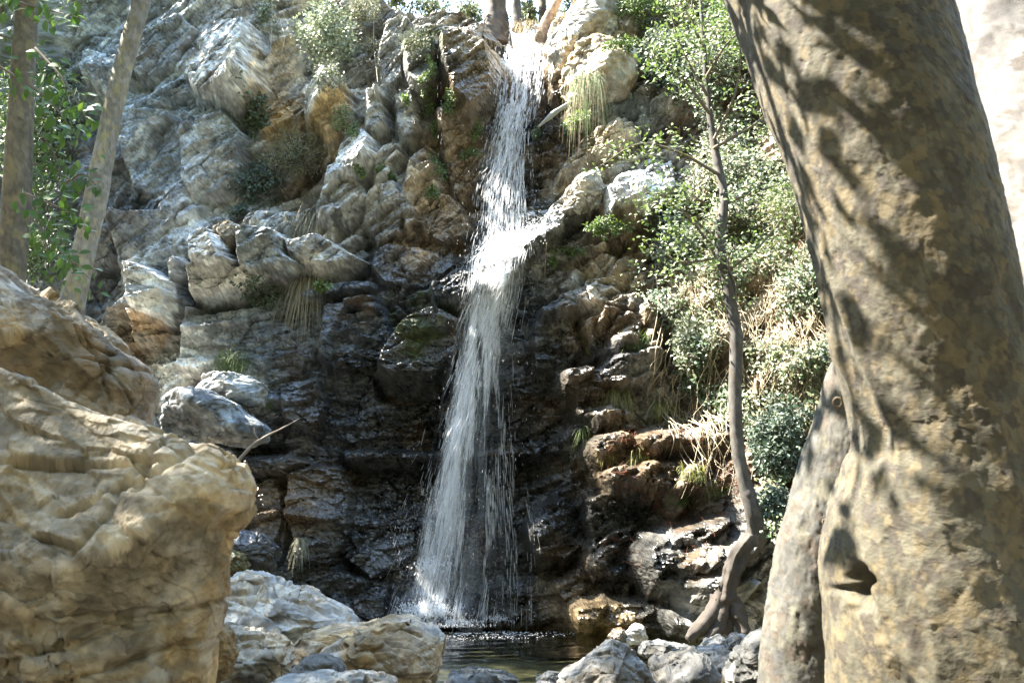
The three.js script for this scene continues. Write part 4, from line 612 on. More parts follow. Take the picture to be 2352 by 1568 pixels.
{ // sunlit pale trunk behind
  const o = P(2450, 1500, 5.2), t = thing('pale_plane_tree', 'thick pale sunlit trunk at right edge behind the leaning plane tree', 'tree', null, o), [pts, rads] = rowsTube([[1600, 2440, 2800, 5.2], [1200, 2400, 2750, 5.4], [800, 2335, 2690, 5.8], [500, 2258, 2610, 6.2], [250, 2195, 2540, 6.6], [0, 2130, 2470, 7], [-300, 2060, 2400, 7.6], [-800, 1990, 2290, 8.4]]);
  const fl = flakes(10, 0.008), f = planeBark(9, LIGHT), q = V3();
  mesh('trunk', tube(pts.map(p => p.sub(o)), rads, 120, 260, { color: (p) => f(q.copy(p).add(o)), disp: (tt, a, p) => { const w = p.clone().add(o); return fl(w) + 0.03 * fbm(w.x * 3, w.y * 2, w.z * 3, 3); } }), bark, t);
  const r = rng(6), C = V3(3.6, 10.5, -9.5), rad = V3(2.4, 1.6, 2.2); limbs(r, t, o, P(2140, -800, 8.4), C, rad, 7, 0.12, twigMat);
  scatter('crown', leafS, greenMat, crownLeaves(r, o, C, rad, 60, 34, 0.13, [0.06, 0.12, 0.015], [0.11, 0.17, 0.03]), t);
}
// two slender trunks at left with leafy branches hanging before them
const GREYBARK = [[0.17, 0.165, 0.14], [0.24, 0.23, 0.20], [0.20, 0.18, 0.13], [0.26, 0.235, 0.13]];
const leafBig = [leafGeo(0.1, 0.058), leafGeo(0.085, 0.05, 0.1, 0.4), leafGeo(0.075, 0.045, 0.4, 0.05)];
const bigMats = [leafMat(0.045, 0.105, 0.01, 0.5, 0.08), leafMat(0.065, 0.135, 0.014, 0.55, 0.08), leafMat(0.033, 0.08, 0.01, 0.45, 0.08), leafMat(0.12, 0.2, 0.02, 0.55, 0.08)];
function leftTree(label, rows, base, crownC, crownR, seed, branches) {
  const o = P(...base), t = thing('alder_tree', label, 'tree', 'slender trees at left', o), [pts, rads] = rowsTube(rows), f = planeBark(16, seed === 31 ? [[0.10, 0.088, 0.062], [0.14, 0.12, 0.08], [0.085, 0.072, 0.05], [0.16, 0.135, 0.07]] : GREYBARK), fl = flakes(14, 0.003), q = V3();
  mesh('trunk', tube(pts.map(p => p.sub(o)), rads, 48, 220, { color: (p) => f(q.copy(p).add(o)), disp: (tt, a, p) => { const w = p.clone().add(o); return fl(w) + 0.01 * fbm(w.x * 4, w.y * 2.5, w.z * 4, 3); } }), bark, t);
  const r = rng(seed); limbs(r, t, o, pts[pts.length - 1].clone().add(o), crownC, crownR, 8, 0.05, twigMat);
  scatter('crown', leafS, greenMat, crownLeaves(r, o, crownC, crownR, 90, 60, 0.12, [0.05, 0.11, 0.015], [0.09, 0.16, 0.03]), t);
  for (let [pv, n, spread] of branches) {
    const bp = pv.map(([vx, vy, d]) => P(vx, vy, d).sub(o)), c = new THREE.CatmullRomCurve3(bp), b = mesh('branch', tube(bp, [0.012, 0.008, 0.003], 6, 16), twigMat, t);
    n = Math.round(n * 1.6); for (let i = 0; i < n; i++) {
      const tt = 0.12 + 0.88 * (i + r()) / n, p = c.getPoint(Math.min(tt, 1)), T = c.getTangent(Math.min(tt, 1)), side = i % 2 ? 1 : -1, d = V3(-T.y, T.x, 0).multiplyScalar(side * (0.4 + 0.6 * r())).addScaledVector(T, 0.4).add(V3(0, -0.55 * r(), (r() - 0.5) * 1.1)).normalize();
      p.add(V3((r() - 0.5) * spread, (r() - 0.6) * spread, (r() - 0.5) * spread * 1.4));
      const m = mesh('leaf', leafBig[(r() * 3) | 0], bigMats[(r() * r() * 4) | 0], b); m.position.copy(p); { const uu = V3((r() - 0.5) * 1.2, 0.7, 0.3 + r()); const M4 = new THREE.Matrix4(), dd = d.clone(); uu.addScaledVector(dd, -uu.dot(dd)).normalize(); M4.makeBasis(V3().crossVectors(uu, dd), uu, dd); m.quaternion.setFromRotationMatrix(M4); } m.scale.setScalar(0.75 + 0.5 * r());
    }
  }
}
leftTree('slender grey trunk nearest the left edge, partly hidden by hanging green leaves', [[760, -25, 45, 8.6], [660, -12, 54, 8.6], [500, 2, 66, 8.6], [300, 16, 74, 8.6], [150, 26, 78, 8.6], [0, 38, 86, 8.6], [-250, 50, 96, 8.6], [-500, 50, 90, 8.6]], [10, 760, 8.6], V3(-5.6, 8.0, -8.0), V3(2.4, 1.6, 2.3), 31, [
  [[[-90, -40, 7.4], [60, 10, 7.4], [180, 40, 7.3]], 30, 0.2], [[[-60, 60, 9.2], [90, 120, 9.2], [170, 215, 9.2]], 36, 0.26], [[[-20, 140, 7.7], [110, 230, 7.6], [180, 320, 7.5]], 36, 0.24], [[[20, 250, 9.2], [110, 330, 9.2], [150, 430, 9.2]], 34, 0.28], [[[80, 110, 7.2], [150, 190, 7.1], [205, 290, 7.1]], 30, 0.2],
]);
leftTree('pale leaning trunk at left, sloping up to the right across the grey cliff', [[800, 112, 168, 9], [720, 130, 188, 9], [600, 160, 214, 9], [480, 188, 240, 9], [380, 210, 258, 9], [250, 238, 280, 9], [150, 262, 304, 9], [50, 290, 332, 9], [-30, 308, 350, 9], [-300, 370, 408, 8.9], [-520, 400, 430, 8.8]], [140, 800, 9], V3(-4.4, 9.6, -9.2), V3(2.1, 1.3, 2.2), 32, [
  [[[60, 370, 9.3], [130, 400, 9.3], [205, 430, 9.3]], 32, 0.26], [[[50, 440, 8.2], [120, 470, 8.0], [190, 500, 8.0]], 32, 0.24], [[[70, 500, 8.2], [130, 570, 8.1], [205, 640, 8.1]], 34, 0.24], [[[60, 430, 9.4], [100, 540, 9.4], [120, 630, 9.4]], 34, 0.3], [[[150, 420, 8.6], [190, 400, 8.5], [232, 440, 8.4]], 12, 0.14],
]);
// trees beyond the left edge, on the gorge side: their crowns shade the left cliff and the foreground
const offTrees = [[-8.2, 5.2, 7.6, 2.3, 'spreading tree beyond the left edge nearest the viewer'], [-9.4, 8.6, 9.2, 2.5, 'spreading tree beyond the left edge level with the pool'], [-10.0, 11.8, 9.8, 2.6, 'spreading tree beyond the left edge beside the cliff'], [-6.6, 2.6, 6.4, 1.9, 'spreading tree beyond the left edge behind the viewer'], [-9.4, 16.6, 12.3, 2.5, 'spreading tree on the cliff top beyond the left edge']];
offTrees.forEach(([x, d, h, R, label], i) => {
  const o = V3(x, i === 4 ? 9.6 : groundY(x, d), -d), t = thing('bank_tree', label, 'tree', 'trees on the left gorge side', o), r = rng(50 + i), C = V3(x + 0.4, h, -d), rad = V3(R, R * 0.85, R), f = planeBark(12, GREYBARK), q = V3();
  mesh('trunk', tube([V3(0, -0.2, 0), V3(0.1, (h - o.y) * 0.3, 0.1), V3(0.3, (h - o.y) * 0.8, 0)], [0.2, 0.15, 0.07], 12, 40, { color: (p) => f(q.copy(p).add(o)) }), bark, t);
  limbs(r, t, o, V3(x + 0.25, o.y + (h - o.y) * 0.7, -d), C, rad, 9, 0.07, twigMat);
  scatter('crown', leafS, greenMat, crownLeaves(r, o, C, rad, 120, 80, 0.15, [0.05, 0.11, 0.015], [0.09, 0.16, 0.03], 0.2), t);
});
// slim leaning tree on the right bank
{
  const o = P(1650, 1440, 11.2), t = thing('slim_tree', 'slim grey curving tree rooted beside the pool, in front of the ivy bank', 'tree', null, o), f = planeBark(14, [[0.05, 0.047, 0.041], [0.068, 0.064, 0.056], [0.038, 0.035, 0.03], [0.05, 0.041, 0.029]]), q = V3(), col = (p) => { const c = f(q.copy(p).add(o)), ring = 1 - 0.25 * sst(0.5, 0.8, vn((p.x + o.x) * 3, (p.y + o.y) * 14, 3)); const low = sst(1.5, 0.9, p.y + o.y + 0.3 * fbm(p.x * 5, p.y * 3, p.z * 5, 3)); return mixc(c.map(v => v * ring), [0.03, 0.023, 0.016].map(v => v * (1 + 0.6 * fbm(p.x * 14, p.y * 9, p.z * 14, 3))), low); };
  const [pts, rads] = rowsTube([[1448, 1600, 1690, 11.2], [1400, 1628, 1692, 11.2], [1340, 1650, 1702, 11.2], [1280, 1672, 1726, 11.2], [1230, 1712, 1768, 11.15], [1190, 1712, 1756, 11.1], [1120, 1694, 1734, 11.1], [1040, 1678, 1716, 11.1], [900, 1670, 1708, 11.1], [760, 1672, 1708, 11.1], [660, 1656, 1688, 11.1], [570, 1640, 1670, 11.1], [450, 1650, 1676, 11.15], [380, 1638, 1662, 11.2], [290, 1624, 1644, 11.25], [180, 1615, 1630, 11.3], [60, 1608, 1620, 11.3], [-80, 1600, 1608, 11.3]]);
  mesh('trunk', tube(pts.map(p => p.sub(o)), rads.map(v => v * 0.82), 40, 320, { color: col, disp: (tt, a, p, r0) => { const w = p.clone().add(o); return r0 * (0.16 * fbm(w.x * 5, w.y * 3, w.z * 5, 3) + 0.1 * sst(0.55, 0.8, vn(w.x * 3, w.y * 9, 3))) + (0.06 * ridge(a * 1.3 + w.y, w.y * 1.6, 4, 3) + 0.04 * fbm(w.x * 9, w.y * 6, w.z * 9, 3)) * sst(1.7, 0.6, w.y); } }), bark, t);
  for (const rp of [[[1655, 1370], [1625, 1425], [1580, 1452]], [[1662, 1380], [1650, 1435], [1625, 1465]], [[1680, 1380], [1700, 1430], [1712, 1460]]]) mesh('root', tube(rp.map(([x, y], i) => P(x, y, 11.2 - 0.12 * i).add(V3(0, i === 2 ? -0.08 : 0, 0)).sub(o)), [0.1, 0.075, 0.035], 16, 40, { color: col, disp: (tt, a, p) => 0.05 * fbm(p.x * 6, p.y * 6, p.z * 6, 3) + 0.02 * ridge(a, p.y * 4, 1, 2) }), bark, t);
  const r = rng(61), leaves = [];
  const branches = [[[1658, 612], [1600, 520], [1545, 470], [1480, 440]], [[1666, 625], [1740, 570], [1800, 500], [1850, 440]], [[1640, 320], [1690, 210], [1702, 100], [1700, -20]], [[1655, 560], [1590, 500], [1540, 470]], [[1680, 745], [1690, 660], [1672, 600], [1690, 560]], [[1630, 260], [1560, 170], [1500, 120]], [[1620, 180], [1680, 90], [1760, 40]], [[1625, 220], [1570, 120], [1540, 30]], [[1650, 400], [1560, 350], [1470, 330], [1380, 380]], [[1655, 470], [1740, 440], [1800, 420]], [[1620, 120], [1590, 40], [1600, -60]], [[1660, 590], [1560, 600], [1500, 560]], [[1640, 340], [1740, 280], [1800, 210]]];
  for (const bv of branches) {
    const zz = (r() - 0.6) * 0.9, bp = bv.map(([x, y], i) => P(x, y, 11.15 + zz * i / (bv.length - 1)).sub(o)), c = new THREE.CatmullRomCurve3(bp); mesh('branch', tube(bp, [0.022, 0.013, 0.006], 6, 16), twigMat, t);
    for (let k = 0; k < 26; k++) { const tt = 0.3 + 0.7 * r(), cp = c.getPoint(tt).add(V3((r() - 0.5) * 0.5, (r() - 0.5) * 0.4, (r() - 0.5) * 0.6)); for (let i = 0; i < 11; i++) { const d = rdir(r); d.y = d.y * 0.4 - 0.15; d.normalize(); leaves.push([cp.clone().add(V3((r() - 0.5) * 0.3, (r() - 0.5) * 0.16, (r() - 0.5) * 0.3)), d, (r() - 0.5) * 1.4, 0.06 * (0.6 + 0.7 * r()), tint(r, [0.075, 0.13, 0.02], [0.15, 0.21, 0.05])]); } }
  }
  scatter('foliage', leafS, greenMat, leaves, t);
}
// trees standing on the cliff top
function topTree(label, rows, pal, seed, cr) {
  const [pts, rads] = rowsTube(rows), o = pts[0].clone(), t = thing('cliff_top_tree', label, 'tree', 'trees on the cliff top', o), f = planeBark(8, pal), q = V3();
  mesh('trunk', tube(pts.map(p => p.clone().sub(o)), rads, 28, 80, { color: (p) => f(q.copy(p).add(o)), disp: (tt, a, p) => 0.03 * fbm((p.x + o.x) * 7, (p.y + o.y) * 3, (p.z + o.z) * 7, 3) }), bark, t);
  const r = rng(seed), E = pts[pts.length - 1], C = E.clone().add(V3(cr[1], cr[2], cr[3])), rad = V3(cr[0], cr[0] * 0.7, cr[0]); limbs(r, t, o, E, C, rad, 7, 0.06, twigMat);
  scatter('crown', leafS, greenMat, crownLeaves(r, o, C, rad, 46, 40, 0.11, [0.07, 0.12, 0.02], [0.14, 0.19, 0.05]), t);
}
topTree('dark thick trunk at the cliff top just left of the waterfall lip', [[110, 1102, 1176, 17.8], [20, 1114, 1164, 17.8], [-40, 1116, 1160, 17.8], [-200, 1122, 1156, 17.8]], [[0.09, 0.075, 0.06], [0.13, 0.105, 0.08], [0.06, 0.05, 0.04], [0.11, 0.08, 0.05]], 81, [1.6, 0.5, 1.4, -0.5]);
topTree('pale straight sunlit trunk at the cliff top above the waterfall lip', [[70, 1174, 1202, 17.2], [20, 1177, 1198, 17.2], [-40, 1178, 1195, 17.2], [-200, 1182, 1194, 17.2]], LIGHT, 82, [1.3, 0.3, 1.2, -1.5]);
topTree('brown curved trunk bending right at the cliff top over the waterfall lip', [[125, 1222, 1262, 16.0], [95, 1224, 1258, 16.0], [65, 1236, 1264, 16.0], [35, 1252, 1276, 16.0], [0, 1272, 1292, 16.0], [-60, 1284, 1300, 16.0], [-160, 1280, 1294, 16.0]], [[0.22, 0.155, 0.10], [0.28, 0.2, 0.13], [0.18, 0.12, 0.08], [0.25, 0.19, 0.13]], 83, [1.3, 0.8, 1.3, -1.5]);
topTree('thin dark trunk at the cliff top between the pale and the curved trunk', [[60, 1236, 1252, 18], [0, 1240, 1254, 18], [-120, 1240, 1252, 18]], [[0.07, 0.06, 0.05], [0.09, 0.08, 0.06], [0.05, 0.045, 0.04], [0.08, 0.06, 0.04]], 84, [1.4, 0.4, 0.6, -0.5]);
// ---------------------------------------------------------------- the waterfall
{
  const row = (a, vy) => { for (let i = 0; i < a.length - 1; i++) if (vy <= a[i + 1][0]) { const t = clamp((vy - a[i][0]) / (a[i + 1][0] - a[i][0])); return a[i].map((v, k) => lerp(v, a[i + 1][k], t)); } return a[a.length - 1]; };
  // [bearing y, left, right, core centre, core half-width, metres ahead]
  const UP_ = [[108, 1150, 1258, 1205, 45, 15.75], [150, 1146, 1254, 1192, 45, 15.3], [230, 1136, 1240, 1185, 38, 14.95], [320, 1118, 1226, 1175, 34, 14.7], [430, 1090, 1224, 1165, 40, 14.45], [520, 1078, 1226, 1160, 48, 14.25], [590, 1066, 1226, 1160, 50, 14.05]];
  const LO = [[540, 1120, 1215, 1180, 34, 14.0], [600, 1070, 1205, 1145, 46, 13.85], [680, 1058, 1198, 1130, 40, 13.8], [780, 1040, 1180, 1098, 36, 13.75], [900, 1008, 1180, 1072, 32, 13.7], [1020, 980, 1185, 1046, 28, 13.65], [1130, 950, 1195, 1025, 26, 13.6], [1250, 922, 1210, 1000, 30, 13.55], [1350, 898, 1215, 985, 38, 13.5], [1425, 872, 1210, 980, 55, 13.4]];
  const foam = new THREE.MeshPhysicalMaterial({ color: new THREE.Color().setRGB(0.86, 0.89, 0.92), roughness: 0.95, transmission: 0.35, thickness: 0, transparent: true, opacity: 0.34, clearcoat: 0.4, clearcoatRoughness: 0.3 });
  const veilM = new THREE.MeshPhysicalMaterial({ color: new THREE.Color().setRGB(0.84, 0.88, 0.92), roughness: 0.95, transmission: 0.3, thickness: 0, transparent: true, opacity: 0.2 });
  const o = P(1020, 1432, 13.6), fall = new THREE.Group(); fall.name = 'waterfall'; fall.position.copy(o); tag(fall, 'white waterfall dropping over the cliff into the pool', null, null, 'structure'); scene.add(fall);
  const drop = new THREE.OctahedronGeometry(0.5, 1); drop.scale(1, 1, 1);
  const put = (name, mat, list) => { const m = new THREE.InstancedMesh(drop, mat, list.length), M = new THREE.Matrix4(), q = new THREE.Quaternion(); list.forEach(([p, dir, len, w], i) => { q.setFromUnitVectors(UPV, dir); M.compose(p.sub(o), q, V3(w, len, w)); m.setMatrixAt(i, M); }); m.name = name; m.castShadow = m.receiveShadow = true; m.userData = { kind: 'stuff' }; fall.add(m); };
  const gauss = (r) => (r() + r() + r() + r() - 2) * 0.87;
  const at = (A, vy, s, front, r) => { const w = row(A, vy), vx = s, d0 = w[5]; let p = P(vx, vy, d0 - front); const cz = cliffZ(p.x, p.y); if (cz > p.z - 0.03) p = P(vx, vy, Math.max(-cz - 0.05 - front * 0.4, 9)); return p; };
  const r = rng(900);
  const make = (A, n, pw, len0, len1, w0, w1, coreShare, y0, y1) => { const L = []; for (let i = 0; i < n; i++) {
    const vy = lerp(y0, y1, Math.pow(r(), pw)), w = row(A, vy), core = r() < coreShare; let s = core ? w[3] + w[4] * gauss(r) * 1.1 : lerp(w[1], w[2], 0.5 + 0.42 * gauss(r));
    const lane = vn(s * 0.05, vy * 0.006, core ? 3 : 8) + 0.6 * vn(s * 0.16, vy * 0.01, 5); if (lane < -0.15 + 0.25 * r() && !core) continue; if (core && lane < -0.45) continue;
    s += 5 * vn(s * 0.03, vy * 0.02, 2);
    const e = 14, ww = row(A, vy + e), f = (s - w[1]) / (w[2] - w[1]), s2 = lerp(ww[1], ww[2], f), p = at(A, vy, s, 0.05 + 0.3 * r() * r(), r), p2 = at(A, vy + e, s2, 0.05, r), dir = p2.sub(p); dir.z = clamp(dir.z, -0.03, 0.03); dir.normalize().negate();
    L.push([p, dir, lerp(len0, len1, r() * r()), lerp(w0, w1, r() * r())]);
  } return L; };
  put('falling_streaks', foam, [...make(UP_, 2300, 1.0, 0.06, 0.3, 0.004, 0.014, 0.3, 112, 590), ...make(UP_, 900, 1.6, 0.05, 0.2, 0.01, 0.028, 0.9, 108, 300)]);
  put('lower_streaks', foam, [...make(LO, 8500, 0.9, 0.08, 0.45, 0.0025, 0.007, 0.2, 545, 1428), ...make(LO, 1500, 1.7, 0.08, 0.35, 0.008, 0.02, 0.9, 545, 1000)]);
  put('veil', veilM, [...make(LO, 1500, 1.0, 0.25, 0.8, 0.005, 0.014, 0.6, 550, 1400), ...make(UP_, 450, 1.2, 0.2, 0.6, 0.008, 0.03, 0.8, 112, 560)]);
  // thin sheets of water behind the streaks
  const sheet = (name, A, front, seed, op, y0, y1, grow) => {
    const S = 256, H = 512, dat = new Uint8Array(S * H * 4), nx = 40, ny = 90;
    for (let j = 0; j < H; j++) for (let i = 0; i < S; i++) { const u = i / S, v = j / H, vy = lerp(y1, y0, v), q = row(A, vy), cu = (q[3] - q[1]) / (q[2] - q[1]), cw = q[4] / (q[2] - q[1]), sh = 0.03 * vn(v * 9, u * 4, seed), st = 0.5 + 0.7 * fbm((u + sh) * 46, v * 6 + seed, seed, 3, 0.65) + 0.35 * vn((u + sh) * 11, v * 2.5, seed + 4); const e = Math.exp(-Math.pow((u - cu) / (cw * 1.25), 2)) * 0.8 + 0.24 * Math.exp(-Math.pow((u - 0.5) / 0.3, 2)) * sst(0, 0.12, u) * sst(1, 0.88, u); const k = 4 * (j * S + i); dat[k] = dat[k + 1] = dat[k + 2] = 255 * clamp(op * sst(0, 0.1, 1 - v) * e * sst(0.25, 0.95, st) * 1.4); dat[k + 3] = 255; }
    const tx = new THREE.DataTexture(dat, S, H); tx.magFilter = THREE.LinearFilter; tx.needsUpdate = true;
    const g = new THREE.PlaneGeometry(1, 1, nx, ny), p = g.attributes.position, uv = g.attributes.uv;
    for (let i = 0; i < p.count; i++) { const u = uv.getX(i), vy = lerp(y1, y0, uv.getY(i)), q = row(A, vy), mid = (q[1] + q[2]) / 2, vx = mid + (lerp(q[1], q[2], u) - mid) * grow, w = at(A, vy, vx, front, r); w.z = lerp(w.z, -q[5] + front, 0.65) + 0.05 * vn(u * 7, uv.getY(i) * 9, seed); p.setXYZ(i, w.x - o.x, w.y - o.y, w.z - o.z); }
    g.computeVertexNormals();
    mesh(name, g, new THREE.MeshPhysicalMaterial({ color: new THREE.Color().setRGB(0.86, 0.9, 0.93), roughness: 0.95, transmission: 0.3, thickness: 0, transparent: true, alphaMap: tx, side: THREE.DoubleSide }), fall);
  };
  sheet('water_sheet', LO, 0.12, 11, 0.3, 560, 1425, 0.9); sheet('water_sheet', LO, 0.26, 23, 0.17, 560, 1420, 0.95); sheet('water_sheet', UP_, 0.1, 37, 0.12, 112, 585, 1.05);
  // lip and ledge foam, foot splash, drops
  const blob = []; const addBlob = (vx, vy, d, sx, sy, n, w0, w1) => { for (let i = 0; i < n; i++) { const x = vx + gauss(r) * sx, y = vy + gauss(r) * sy; let p = P(x, y, d - 0.1 * r()); const cz = cliffZ(p.x, p.y); if (cz > p.z) p.z = cz + 0.02 + 0.08 * r(); const dd = rdir(r); dd.y = Math.abs(dd.y) + 0.8; dd.normalize(); blob.push([p, dd, lerp(w0, w1, r()) * 1.8, lerp(w0, w1, r() * r())]); } };
  addBlob(1215, 118, 15.7, 38, 9, 700, 0.012, 0.035); addBlob(1185, 150, 15.4, 30, 22, 700, 0.01, 0.032); addBlob(1140, 600, 13.85, 46, 34, 1100, 0.007, 0.022); addBlob(1190, 555, 13.9, 40, 30, 1000, 0.007, 0.022); addBlob(1130, 660, 13.75, 34, 40, 400, 0.008, 0.028); addBlob(1235, 515, 13.8, 30, 26, 300, 0.005, 0.014);
  addBlob(985, 1398, 13.35, 66, 22, 1300, 0.006, 0.024); addBlob(1000, 1428, 13.1, 95, 6, 700, 0.006, 0.02); addBlob(1000, 1436, 12.8, 120, 5, 300, 0.004, 0.014); addBlob(1140, 1420, 13.6, 40, 8, 120, 0.006, 0.02); addBlob(985, 1300, 13.45, 34, 20, 260, 0.01, 0.03);
  put('foam', foam, blob);
  const drops = []; for (let i = 0; i < 350; i++) { const vy = lerp(150, 1440, r()), w = row(vy < 570 ? UP_ : LO, vy), s = lerp(w[1] - 30, w[2] + 45, r()); const p = at(vy < 570 ? UP_ : LO, vy, s, 0.1 + 0.4 * r(), r); drops.push([p, V3((r() - 0.5) * 0.1, 1, 0).normalize(), 0.012 + 0.05 * r() * r(), 0.004 + 0.006 * r()]); }
  put('drops', foam, drops);
  const mist = []; for (let i = 0; i < 5000; i++) { const vy = 1440 - 330 * Math.pow(r(), 1.6), s = 1010 + gauss(r) * 130, p = at(LO, vy, s, 0.1 + 0.7 * r(), r); mist.push([p, rdir(r), 0.004 + 0.006 * r(), 0.003 + 0.005 * r()]); } put('mist', veilM, mist);
  const raft = []; for (let i = 0; i < 900; i++) { const a = r() * 6.283, q = Math.pow(r(), 0.7) * 1.5, x = -1.1 + Math.cos(a) * q * 1.3, z = -13.25 + Math.abs(Math.sin(a)) * q * 0.75; raft.push([V3(x, 0.012, z), UPV, 0.008, 0.012 + 0.035 * r() * r() * (1.6 - q)]); } put('floating_foam', foam, raft);
  // thin side trickles
  const tr = []; for (const [x0, y0, x1, y1, d] of [[1128, 1160, 1142, 1410, 13.55], [1160, 1060, 1166, 1250, 13.6], [1222, 1180, 1226, 1240, 13.3], [1004, 130, 1008, 520, 14.3], [1012, 190, 1014, 330, 14.35], [1170, 60, 1168, 112, 16.0], [1236, 560, 1240, 640, 13.7]]) for (let i = 0; i < 16; i++) { const t = r(), vy = lerp(y0, y1, t); let p = P(lerp(x0, x1, t) + 2 * gauss(r), vy, d); const cz = cliffZ(p.x, p.y); if (cz > p.z) p.z = cz + 0.03; tr.push([p, V3(0, 1, 0), 0.02 + 0.06 * r(), 0.002 + 0.003 * r()]); }
  put('trickles', foam, tr);
}
// ---------------------------------------------------------------- plants on and around the cliff
const dull = [[0.055, 0.075, 0.03], [0.10, 0.125, 0.055]], ivyC = [[0.045, 0.075, 0.028], [0.10, 0.14, 0.055]], freshC = [[0.07, 0.13, 0.015], [0.15, 0.22, 0.04]], oliveC = [[0.11, 0.12, 0.04], [0.2, 0.2, 0.075]], blueC = [[0.038, 0.07, 0.042], [0.08, 0.125, 0.075]];
function bush(name, label, cat, { at, r: [rx, ry], out = 0.2, n, size = 0.055, cols = ivyC, seed, geo = leafS, mat = ivyMat, twigs = 10, hang = 0, group, solid = 0.2 }) {
  const c = hit(...at), m = Pm(0, at[1], -c.z), R = rng(seed), C = c.clone().add(V3(0, 0, out)), o = c.clone().add(V3(0, -ry * m * 0.6, 0)), t = thing(name, label, cat, group, o), list = [], ax = rx * m, ay = ry * m, az = Math.min(ax, ay) * 0.8;
  const clumps = Math.max(6, n / 26 | 0);
  for (let k = 0; k < clumps; k++) { const d = rdir(R), q = Math.pow(R(), 0.45), cc = V3(C.x + d.x * q * ax, C.y + d.y * q * ay, C.z + d.z * q * az), cr = (0.2 + 0.25 * R()) * Math.min(ax, ay); const cz = cliffZ(cc.x, cc.y) + 0.05; if (cc.z < cz) cc.z = cz;
    for (let i = 0; i < n / clumps; i++) { const e = rdir(R), p = cc.clone().addScaledVector(e, Math.cbrt(R()) * cr); p.y -= hang * R(); const l = e.multiplyScalar(0.7).add(V3((R() - 0.5) * 0.8, -0.2 + 0.4 * (R() - 0.5), 0.25 + (R() - 0.5) * 0.8)).normalize(); list.push([p.sub(o), l, (R() - 0.5) * 1.5, size * (0.55 + 0.8 * R()), tint(R, cols[0], cols[1], 0.4)]); } }
  scatter('foliage', geo, mat, list, t);
  if (twigs) { const gs = []; for (let k = 0; k < twigs; k++) { const d = rdir(R), e = V3(C.x + d.x * ax * 0.85, C.y + d.y * ay * 0.85, C.z + Math.abs(d.z) * az * 0.85); gs.push(tube([c.clone().sub(o).add(V3(0, 0, -0.05)), c.clone().lerp(e, 0.5).sub(o).add(V3(0, 0.06 * R(), 0)), e.sub(o)], [0.012, 0.008, 0.003], 5, 6)); } mesh('stems', mergeGeometries(gs), twigMat, t); }
  return t;
}
const dryM = new THREE.MeshStandardMaterial({ color: new THREE.Color().setRGB(0.30, 0.25, 0.15), roughness: 0.9, side: THREE.DoubleSide });
const greyGrass = new THREE.MeshStandardMaterial({ color: new THREE.Color().setRGB(0.22, 0.21, 0.14), roughness: 0.9, side: THREE.DoubleSide });
const greenGrass = leafMat(0.10, 0.16, 0.03, 0.35, 0.2), yellowGrass = leafMat(0.30, 0.28, 0.06, 0.35, 0.1);
function blade(gp, gi, R, p, d, len, w, droop) {   // one bending blade
  const s = 6, o = gp.length / 3, side = V3(-d.z, 0, d.x); if (side.lengthSq() < 1e-4) side.set(1, 0, 0); side.normalize().multiplyScalar(w);
  for (let k = 0; k <= s; k++) { const t = k / s, q = p.clone().addScaledVector(d, len * t); q.y -= droop * len * t * t; const f = (1 - t * 0.85); gp.push(q.x - side.x * f, q.y, q.z - side.z * f, q.x + side.x * f, q.y, q.z + side.z * f); if (k < s) gi.push(o + 2 * k, o + 2 * k + 1, o + 2 * k + 2, o + 2 * k + 1, o + 2 * k + 3, o + 2 * k + 2); }
}
function tussock(label, at, { n = 160, len = 0.4, droop = 1.3, w = 0.004, mats = [dryM], seed = 1, spread = 0.12, d, name = 'grass_tussock', up = 0.5, group, fan = 0.55 }) {
  const c = d ? P(at[0], at[1], d) : hit(...at), R = rng(seed), t = thing(name, label, 'grass', group, c);
  mats.forEach((m, k) => { const gp = [], gi = []; for (let i = 0; i < n / mats.length; i++) { const a = R() * 6.283, e = V3(Math.cos(a) * fan, up * (0.4 + 0.8 * R()), 0.2 + Math.abs(Math.sin(a)) * 0.5).multiplyScalar(0.7 + 0.5 * R()); blade(gp, gi, R, V3((R() - 0.5) * spread, (R() - 0.5) * spread * 0.6, (R() - 0.5) * spread * 0.5), e, len * (0.45 + 0.7 * R()), w * (0.6 + 0.8 * R()), droop * (0.6 + 0.8 * R())); }
    const g = new THREE.BufferGeometry(); g.setAttribute('position', new THREE.Float32BufferAttribute(gp, 3)); g.setIndex(gi); g.computeVertexNormals(); const b = mesh(k ? 'green_blades' : 'blades', g, m, t); b.userData = { kind: 'stuff' }; });
  return t;
}
// left and middle of the cliff
bush('shrub', 'sunlit white leaved shrub hanging over the upper cliff, left of the mossy knob', 'shrub', { at: [758, 85], r: [68, 70], out: 0.35, n: 2600, size: 0.07, cols: [[0.16, 0.2, 0.1], [0.3, 0.34, 0.21]], seed: 201, hang: 0.25 });
bush('shrub', 'rounded olive cushion shrub at the top of the cliff', 'shrub', { at: [838, 45], r: [36, 38], out: 0.3, n: 2600, size: 0.035, cols: oliveC, seed: 202, geo: leafN });
bush('shrub', 'small dark olive cushion shrub just below the rounded olive one', 'shrub', { at: [850, 118], r: [30, 18], out: 0.2, n: 1100, size: 0.033, cols: [[0.05, 0.06, 0.02], [0.11, 0.12, 0.04]], seed: 203, geo: leafN });
bush('ivy', 'loose sunlit ivy hanging at the top left of the white leaved shrub', 'ivy', { at: [622, 30], r: [32, 42], out: 0.25, n: 420, size: 0.065, cols: [[0.13, 0.16, 0.08], [0.22, 0.25, 0.14]], seed: 204, hang: 0.3, twigs: 5 });
bush('ivy', 'green ivy creeping up the corner of the left cliff', 'ivy', { at: [590, 275], r: [32, 62], out: 0.1, n: 1000, size: 0.06, seed: 205, twigs: 5 });
